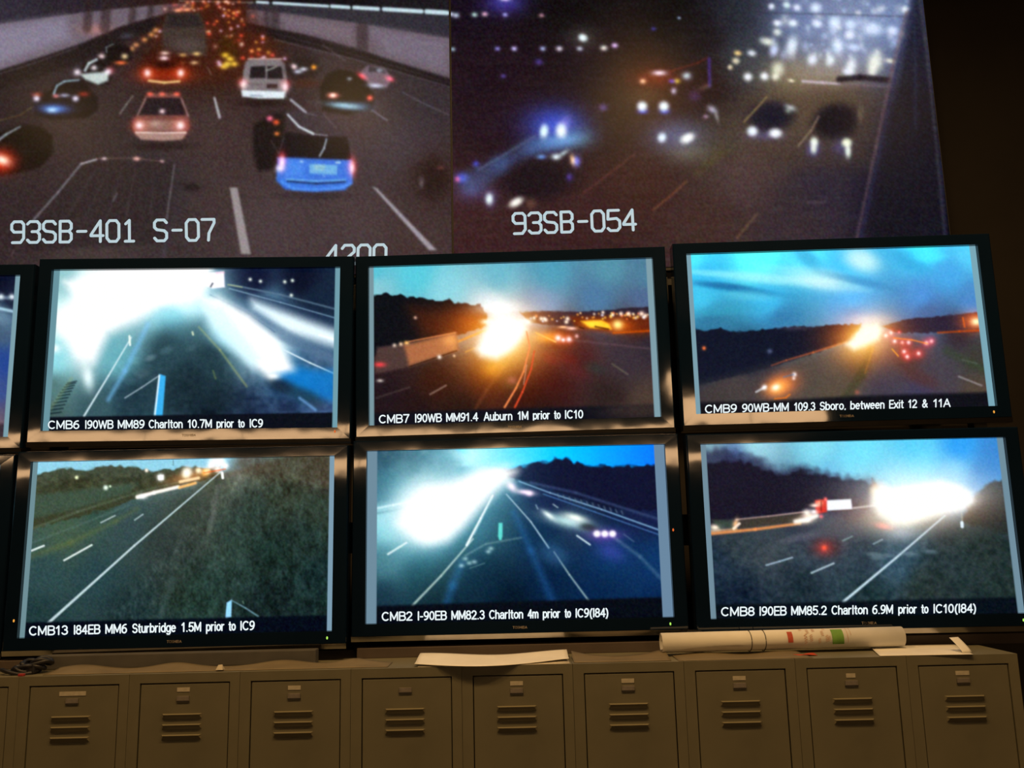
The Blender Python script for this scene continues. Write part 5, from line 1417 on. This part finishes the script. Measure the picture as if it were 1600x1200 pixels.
def louver_mesh():
    w, t = .0545, .0070
    vs = []
    for sx in (-1, 1):
        vs += [(sx * w, 0, 0), (sx * (w - .005), -t, -.0022), (sx * (w - .005), -t * .75, -.006), (sx * w, 0, -.0135)]
    fs = [(0, 1, 5, 4), (1, 2, 6, 5), (2, 3, 7, 6), (0, 3, 2, 1), (4, 5, 6, 7)]
    return MB().add(vs, fs)


LOCK = {}
ORD = {-4: 'one of those continuing left of the cable tangle', -3: 'one of those continuing left of the cable tangle', -2: 'one of those continuing left of the cable tangle', -1: 'only its right door edge showing at the far left',
       0: 'the one with the long cream sticker on its door', 1: 'second door sticker from the left, below the middle of CMB13',
       2: 'third door sticker from the left, below the right end of CMB13', 3: 'the one door without a cream sticker',
       4: 'under the loose curved sheet of white paper', 5: 'between the curved paper sheet and the paper roll', 6: 'under the left half of the paper roll',
       7: 'under the green printed end of the paper roll', 8: 'last at the right end of the row'}
for k in range(-4, 9):
    e = empty('locker', (LX0 + PITCH * k, LY, 0))
    tag(e, 'taupe steel locker, ' + ORD[k], 'locker', 'taupe steel lockers in a row')
    if not LOCK:
        for n, mb in locker_parts().items():
            LOCK[n] = mb.build(n, M['locker_in'] if n != 'frame' else M['locker'], e)
        LOCK['door'] = door_mesh(.655, LT - .0275).build('door', M['locker'], e)
        LOCK['door2'] = door_mesh(.088, .629).build('door', M['locker'], e)
        LOCK['louver'] = louver_mesh().build('louver', M['louver'], LOCK['door'])
        first = True
    else:
        first = False
    d = {}
    for n in ('frame', 'interior', 'seam_gap', 'door', 'door2'):
        if first: d[n] = LOCK[n]
        else:
            o = LOCK[n].copy(); link(o, e); o.parent = e; d[n] = o
    xm = .150
    for j in range(6):
        dz = (LT - .106 - .0272 * j) if j < 3 else (.629 - .078 - .0272 * (j - 3))
        par = d['door'] if j < 3 else d['door2']
        if first and j == 0: o = LOCK['louver']
        else:
            o = LOCK['louver'].copy(); link(o, par); o.parent = par
        o.location = (xm - .001, .0016, dz)
    sw = {0: .0365, 7: .0125, 8: .0185}.get(k, .0175)
    if k != 3:
        z = LT - .0475 + {1: .004, 2: .002}.get(k, 0)
        MB().box(xm - sw, xm + sw, .0006, .0016, z - .0055, z + .0055).build('sticker', M['sticker'], d['door'])["label"] = 'small cream paper sticker'
    pl = MB()
    z = LT - (.0665 if k != 3 else .058)
    pl.box(xm - .017, xm + .017, -.0004, .0016, z - .006, z + .006, .0004)
    pl.box(xm - .017, xm - .0145, -.0015, .0016, z - .006, z + .006); pl.box(xm + .0145, xm + .017, -.0015, .0016, z - .006, z + .006)
    po = pl.build('number_plate', M['plate'], d['door'])
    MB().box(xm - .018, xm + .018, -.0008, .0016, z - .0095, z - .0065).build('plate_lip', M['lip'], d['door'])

# ------------------------------------------------------------------ things on the lockers
b = MB().box(-1.397, -.600, 2.66, 2.70, LT, LT + .040, .003).build('grey_bar', M['bar'])
tag(b, 'long dull grey bar lying on the lockers beneath the CMB13 television', 'bar')
b = MB().box(-.498, 1.60, 2.755, 2.80, LT, LT + .030, .002).build('brown_board', M['plinth'])
tag(b, 'long brown board on edge behind the paper beneath the lower televisions', 'board')
b = MB().box(-2.55, -1.43, 2.70, 2.75, LT, LT + .024, .002).build('brown_board', M['plinth'])
tag(b, 'short brown board on edge at the far left beneath the cut-off television', 'board')


def paper_roll():
    a, c = Vector((.402, 2.655, LT + .0075)), Vector((1.108, 2.680, LT + .0055))
    L = (c - a).length
    yaw = math.atan2(c.y - a.y, c.x - a.x)
    e = empty('paper_roll', a, (0, 0, yaw))
    tag(e, 'thick roll of white paper with black bands and red and green print', 'paper roll')
    r0 = .0285
    n, turns = 36, 2.4
    N = int(n * turns)
    vs, fs = [], []
    for x in (0, L):
        for k in range(N + 1):
            t = 2 * math.pi * k / n
            r = r0 - .0022 * (k / n)
            vs.append((x, -r * math.sin(t - .6), r0 + r * math.cos(t - .6)))
    fs = [(k, k + 1, N + 2 + k, N + 1 + k) for k in range(N)]
    o = MB().add(vs, fs).build('paper_sheet', M['paper'], e, True)
    sol = o.modifiers.new('thickness', 'SOLIDIFY'); sol.thickness = .0004

    def patch(name, x0, x1, t0, t1, mat, wav=0.0, d=.0006):
        v, f = [], []
        m_ = 14
        for k in range(m_ + 1):
            t = t0 + (t1 - t0) * k / m_
            s_ = wav * math.sin(k * 1.7)
            for x in (x0 + s_, x1 + s_):
                v.append((x, -(r0 + d) * math.sin(t), r0 + (r0 + d) * math.cos(t)))
        for k in range(m_):
            f.append((2 * k, 2 * k + 1, 2 * k + 3, 2 * k + 2))
        return MB().add(v, f).build(name, mat, e, True)
    for x in (.255, .296):
        pts = [(x + .002 * math.sin(t), -(r0 + .0008) * math.sin(t), r0 + (r0 + .0008) * math.cos(t)) for t in [2 * math.pi * k / 32 for k in range(33)]]
        MB().tube(pts, .0011, 6, caps=False).build('rubber_band', M['band'], e, True)
    patch('red_print', .362, .377, .62, 1.75, M['red_ink'])
    patch('green_print', .491, .525, .42, 2.05, M['green_ink'])
    for x, t0, t1 in ((.402, .1, .5), (.412, .9, 1.9), (.420, .3, .9), (.428, 1.0, 1.7), (.438, .2, .7), (.452, 1.4, 1.9), (.462, .6, 1.2), (.474, 1.1, 1.8), (.470, .2, .5), (.480, 1.2, 1.7)):
        patch('print_mark', x, x + .0035, t0, t1, M['faint_ink'], .004)
    patch('crease', .536, .5372, .2, 1.9, M['faint_ink']); patch('crease', .546, .547, .1, 1.2, M['faint_ink'])
    return e


paper_roll()


def sheet(name, nx, ny, fn, mat, label, cat, thick=.0006):
    vs = [fn(i / nx, j / ny) for j in range(ny + 1) for i in range(nx + 1)]
    fs = [(j * (nx + 1) + i, j * (nx + 1) + i + 1, (j + 1) * (nx + 1) + i + 1, (j + 1) * (nx + 1) + i) for j in range(ny) for i in range(nx)]
    o = MB().add(vs, fs).build(name, mat, None, True)
    s = o.modifiers.new('thickness', 'SOLIDIFY'); s.thickness = thick; s.offset = 1
    return tag(o, label, cat)


def left_sheet(u, v):   # v = 0 front edge
    x = -.300 + .43 * u
    yf = 2.545 - .05 * math.sin(math.pi * min(1, u * 1.05)) + .035 * u
    y = yf + (2.70 - yf) * v
    z = LT + .002 + .010 * (.5 - .5 * math.cos(math.pi * v)) + .006 * (1 - math.sin(math.pi * u)) * (1 - v * .3) + .003 * math.sin(7 * u + 1) * (v)
    return (x, y, z)


sheet('paper_sheet', 28, 8, left_sheet, M['paper'], 'loose curved sheet of white paper lying on the locker tops', 'paper')
sheet('paper_sheet', 10, 4, lambda u, v: (-.29 + .42 * u, 2.532 + .2 * v, LT + .0008), M['sticker'],
      'flat cream sheet half hidden under the loose curved paper', 'paper', .0004)


def right_sheet(u, v):
    x = .983 + .250 * u + .045 * v
    y = 2.535 + .19 * v - .012 * u
    z = LT + .0015 + (.004 * v if v < .7 else .004 * v)
    return (x, y, z)


sheet('paper_sheet', 12, 6, right_sheet, M['paper'], 'flat white sheet lying right of the paper roll', 'paper')


def curl(u, v):
    x = 1.216 + .030 * u - .010 * v
    y = 2.545 + .05 * v + .01 * u
    z = LT + .003 + .036 * (v ** .8)
    return (x, y, z)


sheet('paper_curl', 6, 8, curl, M['paper'], 'narrow upturned paper strip at the right end of the flat sheet', 'paper')
sheet('paper_sheet', 24, 5, lambda u, v: (.430 + .37 * u + .012 * math.sin(5 * u) * v, 2.536 + .115 * v, LT + .0007 + .0068 * v * math.sin(1.5 * math.pi * u + .5) ** 2), M['kraft'],
      'wavy brown sheet lying under the left half of the paper roll', 'paper', .0004)
sheet('red_paper_scrap', 8, 4, lambda u, v: (.757 + .070 * u, 2.570 + .035 * v + .012 * u, LT + .0012 + .003 * math.sin(3 * u + 2 * v) ** 2), M['red_cloth'],
      'small crumpled red scrap tucked under the paper roll', 'paper', .0005)
o = MB().add([(-.842, 2.558, LT), (-.822, 2.556, LT), (-.826, 2.566, LT + .013), (-.838, 2.568, LT + .012), (-.842, 2.575, LT), (-.822, 2.575, LT)],
             [(0, 1, 2, 3), (3, 2, 5, 4), (0, 3, 4), (1, 5, 2), (0, 4, 5, 1)]).build('paper_scrap', M['sticker'])
o.location = (-.01, -.012, 0.0045)
tag(o, 'tiny folded pale scrap on the lockers before the grey bar', 'paper')

def humps(x):
    return sum(math.exp(-((x - c) / w) ** 2) for c, w in ((-1.27, .085), (-1.0, .075), (-.69, .085), (-.48, .06)))


sheet('brown_paper', 60, 5, lambda u, v: (-1.335 + .96 * u, 2.550 + .095 * v, LT + .0008 + .014 * v ** 1.3 * humps(-1.335 + .96 * u)), M['kraft'],
      'rumpled brown paper strip lying before the long grey bar', 'paper')
sheet('brown_paper', 24, 5, lambda u, v: (.142 + .27 * u, 2.548 + .125 * v, LT + .0008 + .017 * v ** 1.3 * (2 * u - 1) ** 2), M['kraft'],
      'sagging brown paper strip between the curved sheet and the paper roll', 'paper')

# tangle of cable at the left end
e = empty('cable_bundle', (-1.39, 2.60, LT))
tag(e, 'tangle of black cable with a red plug at the left end of the grey bar', 'cable')
rs = random.Random(2)
for k in range(6):
    pts = []
    ph = rs.uniform(0, 6.28); r1 = rs.uniform(.018, .045)
    for i in range(18):
        t = i / 17 * 6.28
        pts.append((r1 * 1.15 * math.cos(t + ph) + .01 * k - .03, .028 * math.sin(t + ph) + .004 * k - .01, .006 + .005 * k + .006 * math.sin(2 * t + k) + .002))
    MB().tube(pts, .0058, 8).build('cable_loop', M['cable'], e, True)
MB().box(-.012, .02, -.03, .015, .002, .026, .004).build('plug_body', M['cable'], e)
MB().box(-.008, .008, -.062, -.05, .0, .007, .002).build('plug', M['red_plug'], e)

# dark connector wedge hanging between the lower televisions
o = MB().add([(.487, 2.690, LT + .036), (.540, 2.690, LT + .036), (.530, 2.690, LT + .062), (.497, 2.690, LT + .062),
              (.487, 2.75, LT + .036), (.540, 2.75, LT + .036), (.530, 2.75, LT + .062), (.497, 2.75, LT + .062)],
             [(0, 1, 2, 3), (7, 6, 5, 4), (0, 4, 5, 1), (1, 5, 6, 2), (2, 6, 7, 3), (3, 7, 4, 0)]).build('support_block', M['rack'])
tag(o, 'black wedge block behind the left end of the paper roll', 'block')
